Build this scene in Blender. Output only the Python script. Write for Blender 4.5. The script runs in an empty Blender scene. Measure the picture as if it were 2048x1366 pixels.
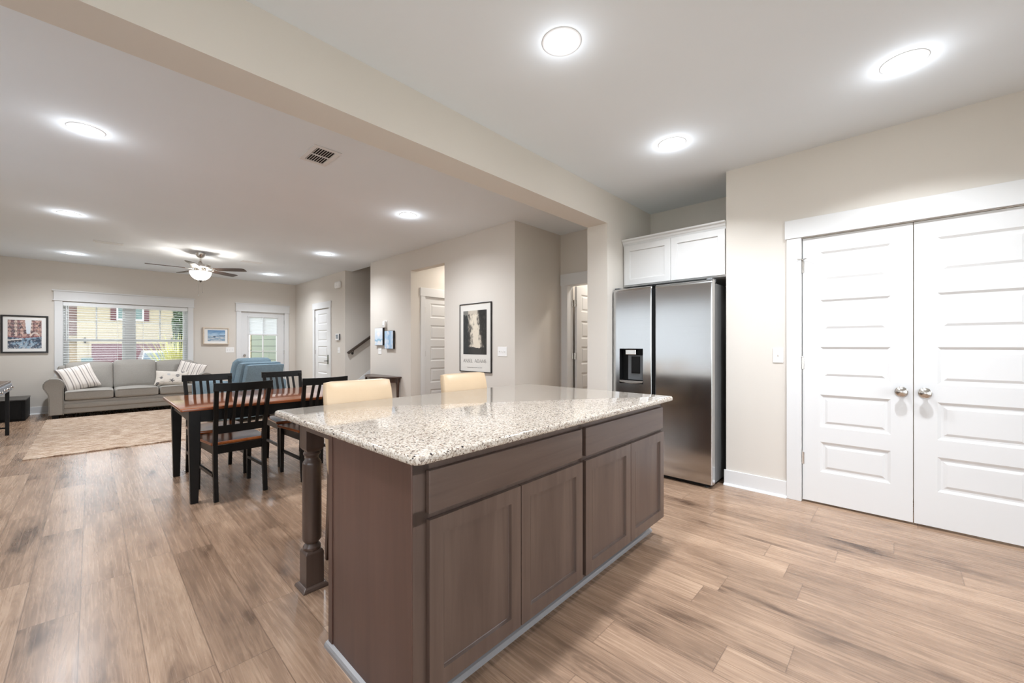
import bpy, bmesh, math, random
import numpy as np
from mathutils import Vector, Matrix, noise as mnoise

random.seed(7)
sc = bpy.context.scene
COL = sc.collection
PI = math.pi

# ------------------------------------------------------------------ camera
cam_d = bpy.data.cameras.new('camera')
cam = bpy.data.objects.new('camera', cam_d)
COL.objects.link(cam)
cam.location = (0, 0, 1.217)
cam.rotation_euler = (PI / 2, 0, -math.radians(46.25))
cam_d.sensor_width = 36.0
cam_d.lens = 36.0 * 806.0 / 2048.0
cam_d.shift_y = 8.0 / 2048.0
cam_d.clip_start = 0.02
cam_d.clip_end = 400
sc.camera = cam

# ------------------------------------------------------------------ world, exposure
sc.view_settings.view_transform = 'Standard'
sc.view_settings.look = 'None'
sc.view_settings.gamma = 1.0
sc.view_settings.use_curve_mapping = False
sc.view_settings.exposure = 0.60
world = bpy.data.worlds.new('overcast_sky')
sc.world = world
world.use_nodes = True
wb = world.node_tree.nodes['Background']
wb.inputs[0].default_value = (0.885, 0.95, 1.02, 1)
wb.inputs[1].default_value = 3.7
CAN_W = 8.2
CAN_C = (0.92, 0.97, 1.04)
sc.cycles.max_bounces = 10
sc.cycles.diffuse_bounces = 6
sc.cycles.glossy_bounces = 4
sc.cycles.transparent_max_bounces = 16
sc.cycles.sample_clamp_indirect = 8.0
sc.cycles.caustics_reflective = False
sc.cycles.caustics_refractive = False


# ------------------------------------------------------------------ node helpers
def s2l(c):
    return tuple((x / 12.92 if x <= 0.04045 else ((x + 0.055) / 1.055) ** 2.4) for x in c)


def rgb(r, g, b):
    return s2l((r / 255.0, g / 255.0, b / 255.0))


class NT:
    def __init__(self, name):
        self.m = bpy.data.materials.new(name)
        self.m.use_nodes = True
        self.t = self.m.node_tree
        self.n = self.t.nodes
        self.p = self.n['Principled BSDF']
        self.out = self.n['Material Output']

    def node(self, typ, **kw):
        nd = self.n.new(typ)
        for k, v in kw.items():
            setattr(nd, k, v)
        return nd

    def link(self, a, b):
        self.t.links.new(a, b)

    def put(self, sock, v):
        if isinstance(v, bpy.types.NodeSocket):
            self.link(v, sock)
        else:
            sock.default_value = v

    def math(self, op, a, b=None, c=None, clamp=False):
        nd = self.node('ShaderNodeMath', operation=op)
        nd.use_clamp = clamp
        self.put(nd.inputs[0], a)
        if b is not None:
            self.put(nd.inputs[1], b)
        if c is not None:
            self.put(nd.inputs[2], c)
        return nd.outputs[0]

    def obj(self):
        return self.node('ShaderNodeTexCoord').outputs['Object']

    def mapping(self, vec, scale=(1, 1, 1), loc=(0, 0, 0)):
        nd = self.node('ShaderNodeMapping')
        self.link(vec, nd.inputs['Vector'])
        self.put(nd.inputs['Scale'], scale)
        self.put(nd.inputs['Location'], loc)
        return nd.outputs[0]

    def noise(self, vec, scale, detail=3, rough=0.5, distort=0.0):
        nd = self.node('ShaderNodeTexNoise')
        self.link(vec, nd.inputs['Vector'])
        nd.inputs['Scale'].default_value = scale
        nd.inputs['Detail'].default_value = detail
        nd.inputs['Roughness'].default_value = rough
        nd.inputs['Distortion'].default_value = distort
        return nd.outputs[0]

    def ramp(self, fac, stops, interp='LINEAR'):
        nd = self.node('ShaderNodeValToRGB')
        cr = nd.color_ramp
        cr.interpolation = interp
        while len(cr.elements) < len(stops):
            cr.elements.new(0.5)
        for e, (p, c) in zip(cr.elements, stops):
            e.position = p
            e.color = (*c, 1) if len(c) == 3 else c
        self.put(nd.inputs[0], fac)
        return nd.outputs[0]

    def mix(self, fac, a, b, blend='MIX'):
        nd = self.node('ShaderNodeMix', data_type='RGBA', blend_type=blend)
        self.put(nd.inputs[0], fac)
        for s, v in ((nd.inputs[6], a), (nd.inputs[7], b)):
            if isinstance(v, bpy.types.NodeSocket):
                self.link(v, s)
            else:
                s.default_value = (*v, 1) if len(v) == 3 else v
        return nd.outputs[2]

    def combine(self, x, y, z):
        nd = self.node('ShaderNodeCombineXYZ')
        for s, v in zip(nd.inputs, (x, y, z)):
            self.put(s, v)
        return nd.outputs[0]

    def bump(self, h, strength=0.3, dist=0.002):
        nd = self.node('ShaderNodeBump')
        nd.inputs['Strength'].default_value = strength
        nd.inputs['Distance'].default_value = dist
        self.link(h, nd.inputs['Height'])
        self.link(nd.outputs[0], self.p.inputs['Normal'])

    def base(self, c):
        self.put(self.p.inputs['Base Color'], c if isinstance(c, bpy.types.NodeSocket) else (*c, 1))

    def set(self, **kw):
        for k, v in kw.items():
            self.put(self.p.inputs[k.replace('_', ' ')], v)


def plain(name, col, rough=0.5, metal=0.0, var=0.06, scale=6.0, coat=0.0, bump=0.0, bscale=200.0, spec=0.5, stretch=(1, 1, 1)):
    t = NT(name)
    v = t.mapping(t.obj(), stretch)
    n = t.noise(v, scale, 4)
    lo = tuple(c * (1 - var) for c in col)
    hi = tuple(min(1, c * (1 + var)) for c in col)
    t.base(t.ramp(n, [(0.3, lo), (0.7, hi)]))
    t.set(Roughness=rough, Metallic=metal, Coat_Weight=coat, Coat_Roughness=0.08, Specular_IOR_Level=spec)
    if bump > 0:
        t.bump(t.noise(v, bscale, 2), bump)
    return t.m


def wood(name, c1, c2, rough, grain_axis=2, scale=1.0, coat=0.0, blotch=0.3, spec=0.5):
    t = NT(name)
    st = [28 * scale] * 3
    st[grain_axis] = 1.6 * scale
    v = t.mapping(t.obj(), st)
    g = t.noise(v, 1.0, 6, 0.6, 0.6)
    st2 = [3 * scale] * 3
    st2[grain_axis] = 0.9 * scale
    b = t.noise(t.mapping(t.obj(), st2), 1.0, 3, 0.5, 0.4)
    f = t.math('ADD', t.math('MULTIPLY', g, 1 - blotch), t.math('MULTIPLY', b, blotch))
    t.base(t.ramp(f, [(0.33, c1), (0.67, c2)]))
    t.set(Roughness=rough, Coat_Weight=coat, Coat_Roughness=0.1, Specular_IOR_Level=spec)
    t.bump(g, 0.08, 0.001)
    return t.m


def emit(name, col, strength):
    t = NT(name)
    t.base((0.9, 0.9, 0.9))
    n = t.noise(t.obj(), 3.0, 1)
    t.put(t.p.inputs['Emission Color'], t.ramp(n, [(0, col), (1, col)]))
    t.set(Emission_Strength=strength, Roughness=0.4)
    return t.m


def attr_mat(name, rough=0.5, coat=0.0, bump=0.0):
    t = NT(name)
    a = t.node('ShaderNodeAttribute', attribute_name='Col')
    t.base(a.outputs['Color'])
    t.set(Roughness=rough, Coat_Weight=coat, Coat_Roughness=0.03)
    if bump:
        t.bump(t.noise(t.obj(), 400, 2), bump)
    return t.m


def glass_mat(name, tint=(1, 1, 1), gloss=0.5):
    t = NT(name)
    t.n.remove(t.p)
    tr = t.node('ShaderNodeBsdfTransparent')
    tr.inputs[0].default_value = (*tint, 1)
    gl = t.node('ShaderNodeBsdfGlossy')
    gl.inputs['Roughness'].default_value = 0.02
    fr = t.node('ShaderNodeFresnel')
    fr.inputs[0].default_value = 1.45
    mx = t.node('ShaderNodeMixShader')
    t.link(t.math('MULTIPLY', fr.outputs[0], gloss), mx.inputs[0])
    t.link(tr.outputs[0], mx.inputs[1])
    t.link(gl.outputs[0], mx.inputs[2])
    t.link(mx.outputs[0], t.out.inputs[0])
    return t.m


# ------------------------------------------------------------------ materials
M = {}
M['wall'] = plain('beige_paint', (0.655, 0.612, 0.555), 0.75, var=0.012, scale=1.2, bump=0.05, bscale=250, spec=0.25)
M['ceiling'] = plain('white_ceiling_paint', (0.765, 0.808, 0.84), 0.9, var=0.01, scale=1.5, bump=0.05, bscale=180, spec=0.1)
M['trim'] = plain('white_satin_trim_paint', (0.705, 0.705, 0.70), 0.38, var=0.01, scale=2.0, spec=0.35)
M['plastic'] = plain('white_plastic', (0.83, 0.82, 0.80), 0.35, var=0.01)
M['greyplastic'] = plain('grey_plastic', (0.10, 0.105, 0.11), 0.35, var=0.05)
M['black'] = plain('black_matte', (0.005, 0.005, 0.005), 0.5, var=0.1, spec=0.2)
M['blackpaint'] = plain('black_lacquer_paint', (0.0055, 0.005, 0.0045), 0.36, var=0.12, scale=12, spec=0.25)
M['nickel'] = plain('satin_nickel', (0.62, 0.59, 0.55), 0.22, 1.0, var=0.03)
M['darknickel'] = plain('dark_nickel', (0.13, 0.125, 0.12), 0.25, 1.0, var=0.03)
M['whitecab'] = plain('white_cabinet_paint', (0.66, 0.655, 0.645), 0.35, var=0.01)
M['island'] = wood('greybrown_stained_maple', rgb(68, 53, 46), rgb(91, 75, 66), 0.33, 2, 1.0, 0.1, 0.45)
M['islandh'] = wood('greybrown_stained_maple_crossgrain', rgb(68, 53, 46), rgb(91, 75, 66), 0.33, 0, 1.0, 0.1, 0.45)
M['islandside'] = wood('brown_stained_end_panel', rgb(66, 46, 39), rgb(88, 64, 55), 0.33, 2, 1.0, 0.1, 0.55)
M['shoe'] = plain('grey_shoe_moulding', (0.22, 0.21, 0.21), 0.28, var=0.05)
M['cherry'] = wood('cherry_stained_top', (0.20, 0.050, 0.016), (0.40, 0.125, 0.042), 0.12, 0, 0.8, 0.5, 0.4)
M['cherryseat'] = wood('cherry_stained_seat', (0.22, 0.055, 0.014), (0.42, 0.13, 0.032), 0.2, 1, 0.9, 0.4, 0.4)
M['walnut'] = wood('dark_walnut', (0.035, 0.017, 0.010), (0.075, 0.036, 0.022), 0.3, 0, 1.0, 0.2)
M['walnutv'] = wood('dark_walnut_upright', (0.035, 0.017, 0.010), (0.075, 0.036, 0.022), 0.3, 2, 1.0, 0.2)
M['blade'] = wood('fan_blade_brown', (0.05, 0.028, 0.018), (0.10, 0.06, 0.042), 0.45, 0, 1.0)
M['rail'] = wood('handrail_brown', (0.045, 0.032, 0.025), (0.085, 0.062, 0.05), 0.35, 0, 1.0)
M['cream'] = plain('cream_leather', rgb(205, 180, 148), 0.36, var=0.04, scale=5, bump=0.12, bscale=120)
M['sofa'] = plain('grey_sofa_fabric', (0.33, 0.31, 0.28), 0.9, var=0.04, scale=60, bump=0.2, bscale=500, spec=0.15)
M['piping'] = plain('grey_piping', (0.24, 0.225, 0.20), 0.9, var=0.08, scale=60)
M['blue'] = plain('blue_chenille', (0.19, 0.265, 0.315), 0.85, var=0.09, scale=45, bump=0.25, bscale=350, spec=0.2)
M['paper'] = plain('white_mat_board', (0.80, 0.79, 0.76), 0.6, var=0.01)
M['creampaper'] = plain('cream_poster_paper', (0.70, 0.68, 0.63), 0.5, var=0.01)
M['ink'] = plain('grey_ink', (0.10, 0.095, 0.09), 0.6, var=0.02)
M['frameblack'] = plain('black_frame', (0.012, 0.010, 0.009), 0.3, var=0.1)
M['framecream'] = plain('cream_wood_frame', (0.62, 0.52, 0.41), 0.45, var=0.08, scale=20)
M['deskgrey'] = plain('grey_painted_desk', (0.23, 0.25, 0.29), 0.35, var=0.08, scale=10)
M['desktop'] = wood('desk_top_brown', (0.10, 0.065, 0.045), (0.17, 0.115, 0.08), 0.35, 1, 1.0)
M['blind'] = plain('white_blind_slats', (0.80, 0.82, 0.82), 0.5, var=0.01)
M['print'] = attr_mat('printed_picture', 0.25, 0.6)
M['poster'] = attr_mat('printed_poster', 0.35, 0.25)
M['canvas'] = attr_mat('painted_canvas', 0.75, 0, 0.2)
M['pillow'] = attr_mat('printed_cotton', 0.9, 0, 0.3)
M['glass'] = glass_mat('window_glass')
M['lens'] = emit('lamp_lens', (1.0, 0.97, 0.93), 14.0)
M['bowl'] = emit('lamp_bowl_glass', (1.0, 0.96, 0.90), 3.5)
M['screen'] = plain('lcd_screen', (0.18, 0.21, 0.23), 0.2, var=0.04)


def stainless(name, col, rough):
    t = NT(name)
    v = t.mapping(t.obj(), (1.5, 1.5, 400))
    n = t.noise(v, 1.0, 3)
    t.base(t.ramp(n, [(0.3, tuple(c * 0.95 for c in col)), (0.7, col)]))
    t.set(Metallic=1.0, Roughness=rough, Anisotropic=0.5)
    t.bump(n, 0.03, 0.0005)
    return t.m


M['steel'] = stainless('brushed_stainless', (0.54, 0.54, 0.54), 0.17)
M['steelside'] = plain('grey_painted_steel', (0.23, 0.235, 0.24), 0.4, 0.6, var=0.03)


def translucent(name, col, amount):
    t = NT(name)
    n = t.noise(t.mapping(t.obj(), (4, 4, 120)), 1.0, 2)
    t.base(t.ramp(n, [(0.3, tuple(c * 0.97 for c in col)), (0.7, col)]))
    t.set(Roughness=0.8)
    tl = t.node('ShaderNodeBsdfTranslucent')
    tl.inputs[0].default_value = (*col, 1)
    mx = t.node('ShaderNodeMixShader')
    mx.inputs[0].default_value = amount
    t.link(t.p.outputs[0], mx.inputs[1])
    t.link(tl.outputs[0], mx.inputs[2])
    t.link(mx.outputs[0], t.out.inputs[0])
    return t.m


M['shade'] = translucent('cellular_shade_cloth', (0.90, 0.91, 0.92), 0.75)


def floor_mat():
    t = NT('oak_plank_floor')
    W, L = 0.182, 1.22
    sep = t.node('ShaderNodeSeparateXYZ')
    t.link(t.obj(), sep.inputs[0])
    x, y = sep.outputs[0], sep.outputs[1]
    xs = t.math('DIVIDE', t.math('ADD', x, 20.055), W)
    ix = t.math('FLOOR', xs)
    fx = t.math('FRACT', xs)
    wn = t.node('ShaderNodeTexWhiteNoise', noise_dimensions='1D')
    t.link(ix, wn.inputs['W'])
    ys = t.math('DIVIDE', t.math('ADD', t.math('ADD', y, 20.0), t.math('MULTIPLY', wn.outputs[0], L)), L)
    iy = t.math('FLOOR', ys)
    fy = t.math('FRACT', ys)
    wn2 = t.node('ShaderNodeTexWhiteNoise', noise_dimensions='2D')
    t.link(t.combine(ix, iy, 0.0), wn2.inputs['Vector'])
    r = wn2.outputs[0]
    off = t.math('MULTIPLY', r, 37.0)
    gx = t.math('MULTIPLY', x, 70.0)
    gy = t.math('ADD', t.math('MULTIPLY', y, 2.2), off)
    fine = t.noise(t.combine(gx, gy, off), 1.0, 5, 0.6, 0.8)
    cx_ = t.math('ADD', t.math('MULTIPLY', x, 13.0), off)
    cath = t.noise(t.combine(cx_, t.math('MULTIPLY', y, 1.1), off), 1.0, 3, 0.55, 1.4)
    band = t.math('FRACT', t.math('MULTIPLY', cath, 9.0))
    band = t.math('ABSOLUTE', t.math('SUBTRACT', band, 0.5))
    blot = t.noise(t.combine(t.math('ADD', t.math('MULTIPLY', x, 7.0), off), t.math('MULTIPLY', y, 1.9), off), 1.0, 3, 0.5, 0.3)
    f = t.math('MULTIPLY_ADD', fine, 0.34, t.math('MULTIPLY', band, 0.15))
    f = t.math('MULTIPLY_ADD', r, 0.16, t.math('ADD', f, 0.03))
    f = t.math('MULTIPLY_ADD', blot, 0.36, f)
    c = t.ramp(f, [(0.33, rgb(110, 88, 71)), (0.46, rgb(144, 117, 96)), (0.56, rgb(165, 137, 114)), (0.70, rgb(186, 159, 135))])
    knot = t.ramp(blot, [(0.25, rgb(120, 100, 86)), (0.37, (1, 1, 1))])
    c = t.mix(0.7, c, knot, 'MULTIPLY')
    ex = t.math('LESS_THAN', t.math('MINIMUM', fx, t.math('SUBTRACT', 1.0, fx)), 0.010)
    ey = t.math('LESS_THAN', t.math('MINIMUM', fy, t.math('SUBTRACT', 1.0, fy)), 0.0015)
    e = t.math('MAXIMUM', ex, ey)
    c = t.mix(t.math('MULTIPLY', e, 0.6), c, rgb(84, 64, 50))
    t.base(c)
    t.set(Roughness=t.math('MULTIPLY_ADD', fine, 0.10, 0.22), Specular_IOR_Level=0.6)
    t.bump(t.math('SUBTRACT', t.math('MULTIPLY', fine, 0.15), e), 0.05, 0.0008)
    return t.m


M['floor'] = floor_mat()


def granite_mat():
    t = NT('speckled_granite')
    o = t.obj()
    wob = t.noise(o, 60.0, 2)
    v = t.node('ShaderNodeVectorMath', operation='ADD')
    t.link(o, v.inputs[0])
    sc_ = t.node('ShaderNodeVectorMath', operation='SCALE')
    t.link(t.combine(wob, t.noise(t.mapping(o, (1, 1, 1), (5, 3, 1)), 60.0, 2), wob), sc_.inputs[0])
    sc_.inputs['Scale'].default_value = 0.012
    t.link(sc_.outputs[0], v.inputs[1])
    vo = t.node('ShaderNodeTexVoronoi')
    vo.inputs['Scale'].default_value = 190.0
    t.link(v.outputs[0], vo.inputs['Vector'])
    sp = t.node('ShaderNodeSeparateColor')
    t.link(vo.outputs['Color'], sp.inputs[0])
    big = t.noise(o, 46.0, 3, 0.6)
    k = t.math('ADD', t.math('MULTIPLY', sp.outputs[0], 0.62), t.math('MULTIPLY', big, 0.76))
    c = t.ramp(k, [(0.0, rgb(48, 43, 42)), (0.30, rgb(108, 97, 88)), (0.39, rgb(150, 138, 125)), (0.50, rgb(178, 168, 155)),
                   (0.66, rgb(194, 186, 175)), (0.90, rgb(160, 147, 133)), (1.0, rgb(106, 88, 80))], 'CONSTANT')
    vo2 = t.node('ShaderNodeTexVoronoi')
    vo2.inputs['Scale'].default_value = 84.0
    t.link(v.outputs[0], vo2.inputs['Vector'])
    sp2 = t.node('ShaderNodeSeparateColor')
    t.link(vo2.outputs['Color'], sp2.inputs[0])
    fleck = t.math('MULTIPLY', t.math('LESS_THAN', sp2.outputs[1], 0.085), t.math('LESS_THAN', vo2.outputs['Distance'], 0.36))
    c = t.mix(fleck, c, rgb(45, 40, 42))
    red = t.math('MULTIPLY', t.math('GREATER_THAN', sp2.outputs[2], 0.985), t.math('LESS_THAN', vo2.outputs['Distance'], 0.3))
    c = t.mix(red, c, rgb(110, 60, 52))
    t.base(c)
    t.set(Roughness=0.07, Specular_IOR_Level=0.36)
    return t.m


M['granite'] = granite_mat()


def rug_mat():
    t = NT('woven_jute_rug')
    o = t.obj()
    s = t.noise(t.mapping(o, (7.0, 42, 1)), 1.0, 5, 0.7, 0.4)
    f = t.noise(t.mapping(o, (60, 160, 1)), 1.0, 2)
    k = t.math('ADD', t.math('MULTIPLY', s, 0.75), t.math('MULTIPLY', f, 0.25))
    t.base(t.ramp(k, [(0.38, rgb(120, 96, 80)), (0.47, rgb(172, 146, 124)), (0.54, rgb(200, 180, 160)), (0.64, rgb(228, 216, 204))]))
    t.set(Roughness=0.95, Specular_IOR_Level=0.1)
    t.bump(f, 0.8, 0.006)
    return t.m


M['rug'] = rug_mat()


def siding_mat(name, col, pitch, groove=0.55):
    t = NT(name)
    sep = t.node('ShaderNodeSeparateXYZ')
    t.link(t.obj(), sep.inputs[0])
    fz = t.math('FRACT', t.math('DIVIDE', t.math('ADD', sep.outputs[2], 20.0), pitch))
    g = t.math('LESS_THAN', fz, 0.11)
    n = t.noise(t.mapping(t.obj(), (0.6, 0.6, 6)), 1.0, 2)
    c = t.ramp(n, [(0.3, tuple(k * 0.95 for k in col)), (0.7, col)])
    t.base(t.mix(g, c, tuple(k * groove for k in col)))
    t.set(Roughness=0.7)
    t.bump(fz, 0.4, 0.02)
    return t.m


M['siding'] = siding_mat('cream_lap_siding', rgb(140, 129, 108), 0.30)
M['greensiding'] = siding_mat('pale_green_lap_siding', rgb(108, 114, 99), 0.19, 0.35)
M['garage'] = siding_mat('maroon_garage_panels', rgb(82, 50, 54), 0.53, 0.8)
M['shutter'] = siding_mat('maroon_shutter_louvres', rgb(78, 44, 47), 0.09, 0.7)
M['brick'] = plain('brown_brick', rgb(104, 84, 80), 0.85, var=0.25, scale=9)
M['tan'] = plain('tan_stucco', rgb(135, 117, 90), 0.85, var=0.05)
M['lawn'] = plain('grass_ground', rgb(120, 128, 88), 0.95, var=0.3, scale=3)
M['asphalt'] = plain('pale_driveway', rgb(180, 178, 172), 0.9, var=0.06, scale=3)
M['extglass'] = plain('reflective_house_window', rgb(66, 88, 84), 0.15, var=0.15, scale=2)
M['carpaint'] = plain('white_car_paint', (0.20, 0.21, 0.215), 0.3, var=0.01, coat=0.6)
M['carglass'] = plain('car_window_glass', rgb(58, 72, 80), 0.08, var=0.15, scale=1.5)
M['leaf'] = plain('dark_foliage', rgb(56, 74, 48), 0.8, var=0.4, scale=8)
M['bark'] = plain('tree_bark', rgb(92, 78, 66), 0.9, var=0.3, scale=14)
M['tuftgrass'] = plain('ornamental_grass', rgb(176, 172, 104), 0.8, var=0.25, scale=12)
M['bin'] = plain('teal_bin_plastic', rgb(70, 92, 92), 0.5, var=0.05)


# ------------------------------------------------------------------ mesh helpers
class MB:
    def __init__(self):
        self.bm = bmesh.new()

    def box(self, x0, y0, z0, x1, y1, z1):
        vs = [self.bm.verts.new(p) for p in ((x0, y0, z0), (x1, y0, z0), (x1, y1, z0), (x0, y1, z0), (x0, y0, z1), (x1, y0, z1), (x1, y1, z1), (x0, y1, z1))]
        for f in ((0, 3, 2, 1), (4, 5, 6, 7), (0, 1, 5, 4), (1, 2, 6, 5), (2, 3, 7, 6), (3, 0, 4, 7)):
            self.bm.faces.new([vs[i] for i in f])
        return self

    def quad(self, *pts):
        self.bm.faces.new([self.bm.verts.new(p) for p in pts])
        return self

    def loft(self, rings, close=True, caps=True):
        rv = [[self.bm.verts.new(p) for p in r] for r in rings]
        n = len(rv[0])
        for a, b in zip(rv[:-1], rv[1:]):
            for i in range(n if close else n - 1):
                j = (i + 1) % n
                try:
                    self.bm.faces.new((a[i], a[j], b[j], b[i]))
                except ValueError:
                    pass
        if caps and close:
            for r in (rv[0][::-1], rv[-1]):
                try:
                    self.bm.faces.new(r)
                except ValueError:
                    pass
        return self

    def lathe(self, prof, c=(0, 0, 0), axis='z', seg=24, caps=True):
        rings = []
        for r, h in prof:
            ring = []
            for i in range(seg):
                a = 2 * PI * i / seg
                u, v = r * math.cos(a), r * math.sin(a)
                if axis == 'z':
                    p = (c[0] + u, c[1] + v, c[2] + h)
                elif axis == 'y':
                    p = (c[0] + u, c[1] + h, c[2] + v)
                else:
                    p = (c[0] + h, c[1] + u, c[2] + v)
                ring.append(p)
            rings.append(ring)
        return self.loft(rings, True, caps)

    def prism(self, poly, d0, d1, axis='y'):
        def P(a, b, d):
            return (a, d, b) if axis == 'y' else ((d, a, b) if axis == 'x' else (a, b, d))
        return self.loft([[P(a, b, d0) for a, b in poly], [P(a, b, d1) for a, b in poly]])

    def tube(self, pts, r, seg=10, r2=None):
        pts = [Vector(p) for p in pts]
        rings = []
        for i, p in enumerate(pts):
            d = (pts[min(i + 1, len(pts) - 1)] - pts[max(i - 1, 0)]).normalized()
            up = Vector((0, 0, 1)) if abs(d.z) < 0.95 else Vector((1, 0, 0))
            a = d.cross(up).normalized()
            b = a.cross(d)
            rr = r if r2 is None else r + (r2 - r) * i / (len(pts) - 1)
            rings.append([p + a * rr * math.cos(2 * PI * k / seg) + b * rr * math.sin(2 * PI * k / seg) for k in range(seg)])
        return self.loft(rings)

    def sweep(self, pts, dims, side=(1, 0, 0)):
        """rectangular section swept along pts; dims: list of (width along side, depth)"""
        pts = [Vector(p) for p in pts]
        s = Vector(side)
        if isinstance(dims, tuple):
            dims = [dims] * len(pts)
        rings = []
        for i, p in enumerate(pts):
            d = (pts[min(i + 1, len(pts) - 1)] - pts[max(i - 1, 0)]).normalized()
            b = d.cross(s).normalized()
            w, t = dims[i]
            rings.append([p + s * w / 2 + b * t / 2, p - s * w / 2 + b * t / 2, p - s * w / 2 - b * t / 2, p + s * w / 2 - b * t / 2])
        return self.loft(rings)

    def soft(self, c, h, r, puff=(0, 0, 0), n=8, fn=None):
        """rounded, puffed box: centre c, half sizes h, corner radius r"""
        t = bmesh.new()
        bmesh.ops.create_cube(t, size=2)
        bmesh.ops.subdivide_edges(t, edges=t.edges[:], cuts=n, use_grid_fill=True)
        H = Vector(h)
        vm = {}
        for v in t.verts:
            p = Vector((v.co.x * H.x, v.co.y * H.y, v.co.z * H.z))
            q = Vector([max(-(H[i] - r), min(H[i] - r, p[i])) for i in range(3)])
            d = p - q
            if d.length > 1e-6:
                p = q + d.normalized() * r
            for i in range(3):
                j, k = (i + 1) % 3, (i + 2) % 3
                p[i] += puff[i] * v.co[i] * max(0, 1 - v.co[j] ** 2) * max(0, 1 - v.co[k] ** 2)
            if fn:
                p = fn(p, v.co)
            vm[v] = self.bm.verts.new(p + Vector(c))
        for f in t.faces:
            nf = self.bm.faces.new([vm[v] for v in f.verts])
            nf.smooth = True
        t.free()
        return self

    def xf(self, mat):
        bmesh.ops.transform(self.bm, matrix=mat, verts=self.bm.verts[:])
        return self

    def build(self, name, mat, parent=None, bevel=0.0, smooth=False, seg=2, loc=None, rot=None, angle=35):
        me = bpy.data.meshes.new(name)
        bmesh.ops.recalc_face_normals(self.bm, faces=self.bm.faces[:])
        if smooth:
            for f in self.bm.faces:
                f.smooth = True
        self.bm.to_mesh(me)
        self.bm.free()
        mats = mat if isinstance(mat, (list, tuple)) else [mat]
        for m_ in mats:
            me.materials.append(m_)
        o = bpy.data.objects.new(name, me)
        COL.objects.link(o)
        if parent:
            o.parent = parent
        if loc:
            o.location = loc
        if rot:
            o.rotation_euler = rot
        if bevel > 0:
            b = o.modifiers.new('Bevel', 'BEVEL')
            b.width = bevel
            b.segments = seg
            b.limit_method = 'ANGLE'
            b.angle_limit = math.radians(30)
            b.harden_normals = False
        if smooth:
            try:
                me.set_sharp_from_angle(angle=math.radians(angle))
            except Exception:
                pass
        return o


def tag(o, label, cat, group=None, kind=None):
    if label:
        o['label'] = label
    if cat:
        o['category'] = cat
    if group:
        o['group'] = group
    if kind:
        o['kind'] = kind
    return o


def thing(name, label, cat, loc=(0, 0, 0), rotz=0.0, group=None, kind=None):
    o = bpy.data.objects.new(name, None)
    o.empty_display_size = 0.1
    COL.objects.link(o)
    o.location = loc
    o.rotation_euler = (0, 0, rotz)
    return tag(o, label, cat, group, kind)


def struct(name, mb, mat, label, cat, bevel=0.0):
    o = mb.build(name, mat, None, bevel)
    return tag(o, label, cat, None, 'structure')


def dup(root, loc, rotz, label, group=None):
    r = root.copy()
    COL.objects.link(r)
    r.location = loc
    r.rotation_euler = (0, 0, rotz)
    r['label'] = label
    if group:
        r['group'] = group
    for ch in list(root.children):
        c = ch.copy()
        COL.objects.link(c)
        c.parent = r
        for g in list(ch.children):
            d = g.copy()
            COL.objects.link(d)
            d.parent = c
    return r


RW = -PI / 2   # things on a right-hand wall: local -y looks to -X, local x runs to -Y


def print_mesh(name, w, h, nx, ny, fn, mat, parent, loc=(0, 0, 0)):
    """flat printed picture in the local XZ plane facing -y, colours fn(u, v) in sRGB 0..1"""
    me = bpy.data.meshes.new(name)
    vs = [((i / nx) * w, 0, (j / ny) * h) for j in range(ny + 1) for i in range(nx + 1)]
    fs = [(j * (nx + 1) + i, j * (nx + 1) + i + 1, (j + 1) * (nx + 1) + i + 1, (j + 1) * (nx + 1) + i) for j in range(ny) for i in range(nx)]
    me.from_pydata(vs, [], fs)
    at = me.color_attributes.new('Col', 'FLOAT_COLOR', 'POINT')
    for k, p in enumerate(vs):
        c = fn(p[0] / w, p[2] / h)
        at.data[k].color = (*s2l(tuple(max(0, min(1, q)) for q in c)), 1)
    me.materials.append(mat)
    o = bpy.data.objects.new(name, me)
    COL.objects.link(o)
    o.parent = parent
    o.location = loc
    return o


def fbm(x, y, s=0.0):
    return mnoise.fractal(Vector((x, y, s)), 0.8, 2.0, 4)


def lerp(a, b, t):
    return tuple(p + (q - p) * t for p, q in zip(a, b))


def sstep(a, b, x):
    t = max(0, min(1, (x - a) / (b - a)))
    return t * t * (3 - 2 * t)


# ------------------------------------------------------------------ the setting: floor, ceiling, walls
H = 2.74
XL, YB, YF = -1.45, -2.6, 11.0
struct('floor', MB().box(XL - 0.15, YB - 0.15, -0.1, 7.2, YF + 0.15, 0), M['floor'], 'oak-look plank floor running through kitchen and living room', 'floor')
ce = MB().box(XL - 0.15, YB - 0.15, H, 3.72, YF + 0.15, H + 0.15)
ce.box(3.72, YB - 0.15, H, 7.2, 7.0, H + 0.15).box(3.72, 8.15, H, 7.2, YF + 0.15, H + 0.15)
struct('ceiling', ce, M['ceiling'], 'flat white ceiling over kitchen and living room', 'ceiling')

WX0, WX1, WZ0, WZ1 = -0.36, 1.44, 0.62, 2.03
DX0, DX1, DZ = 2.405, 3.322, 2.03
w = MB()
w.box(XL, YF, 0, WX0, YF + 0.15, H).box(WX0, YF, 0, WX1, YF + 0.15, WZ0).box(WX0, YF, WZ1, WX1, YF + 0.15, H)
w.box(WX1, YF, 0, DX0, YF + 0.15, H).box(DX0, YF, DZ, DX1, YF + 0.15, H).box(DX1, YF, 0, 3.72, YF + 0.15, H)
struct('wall_front', w, M['wall'], 'beige far wall with the big window and the glazed entry door', 'wall')

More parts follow.
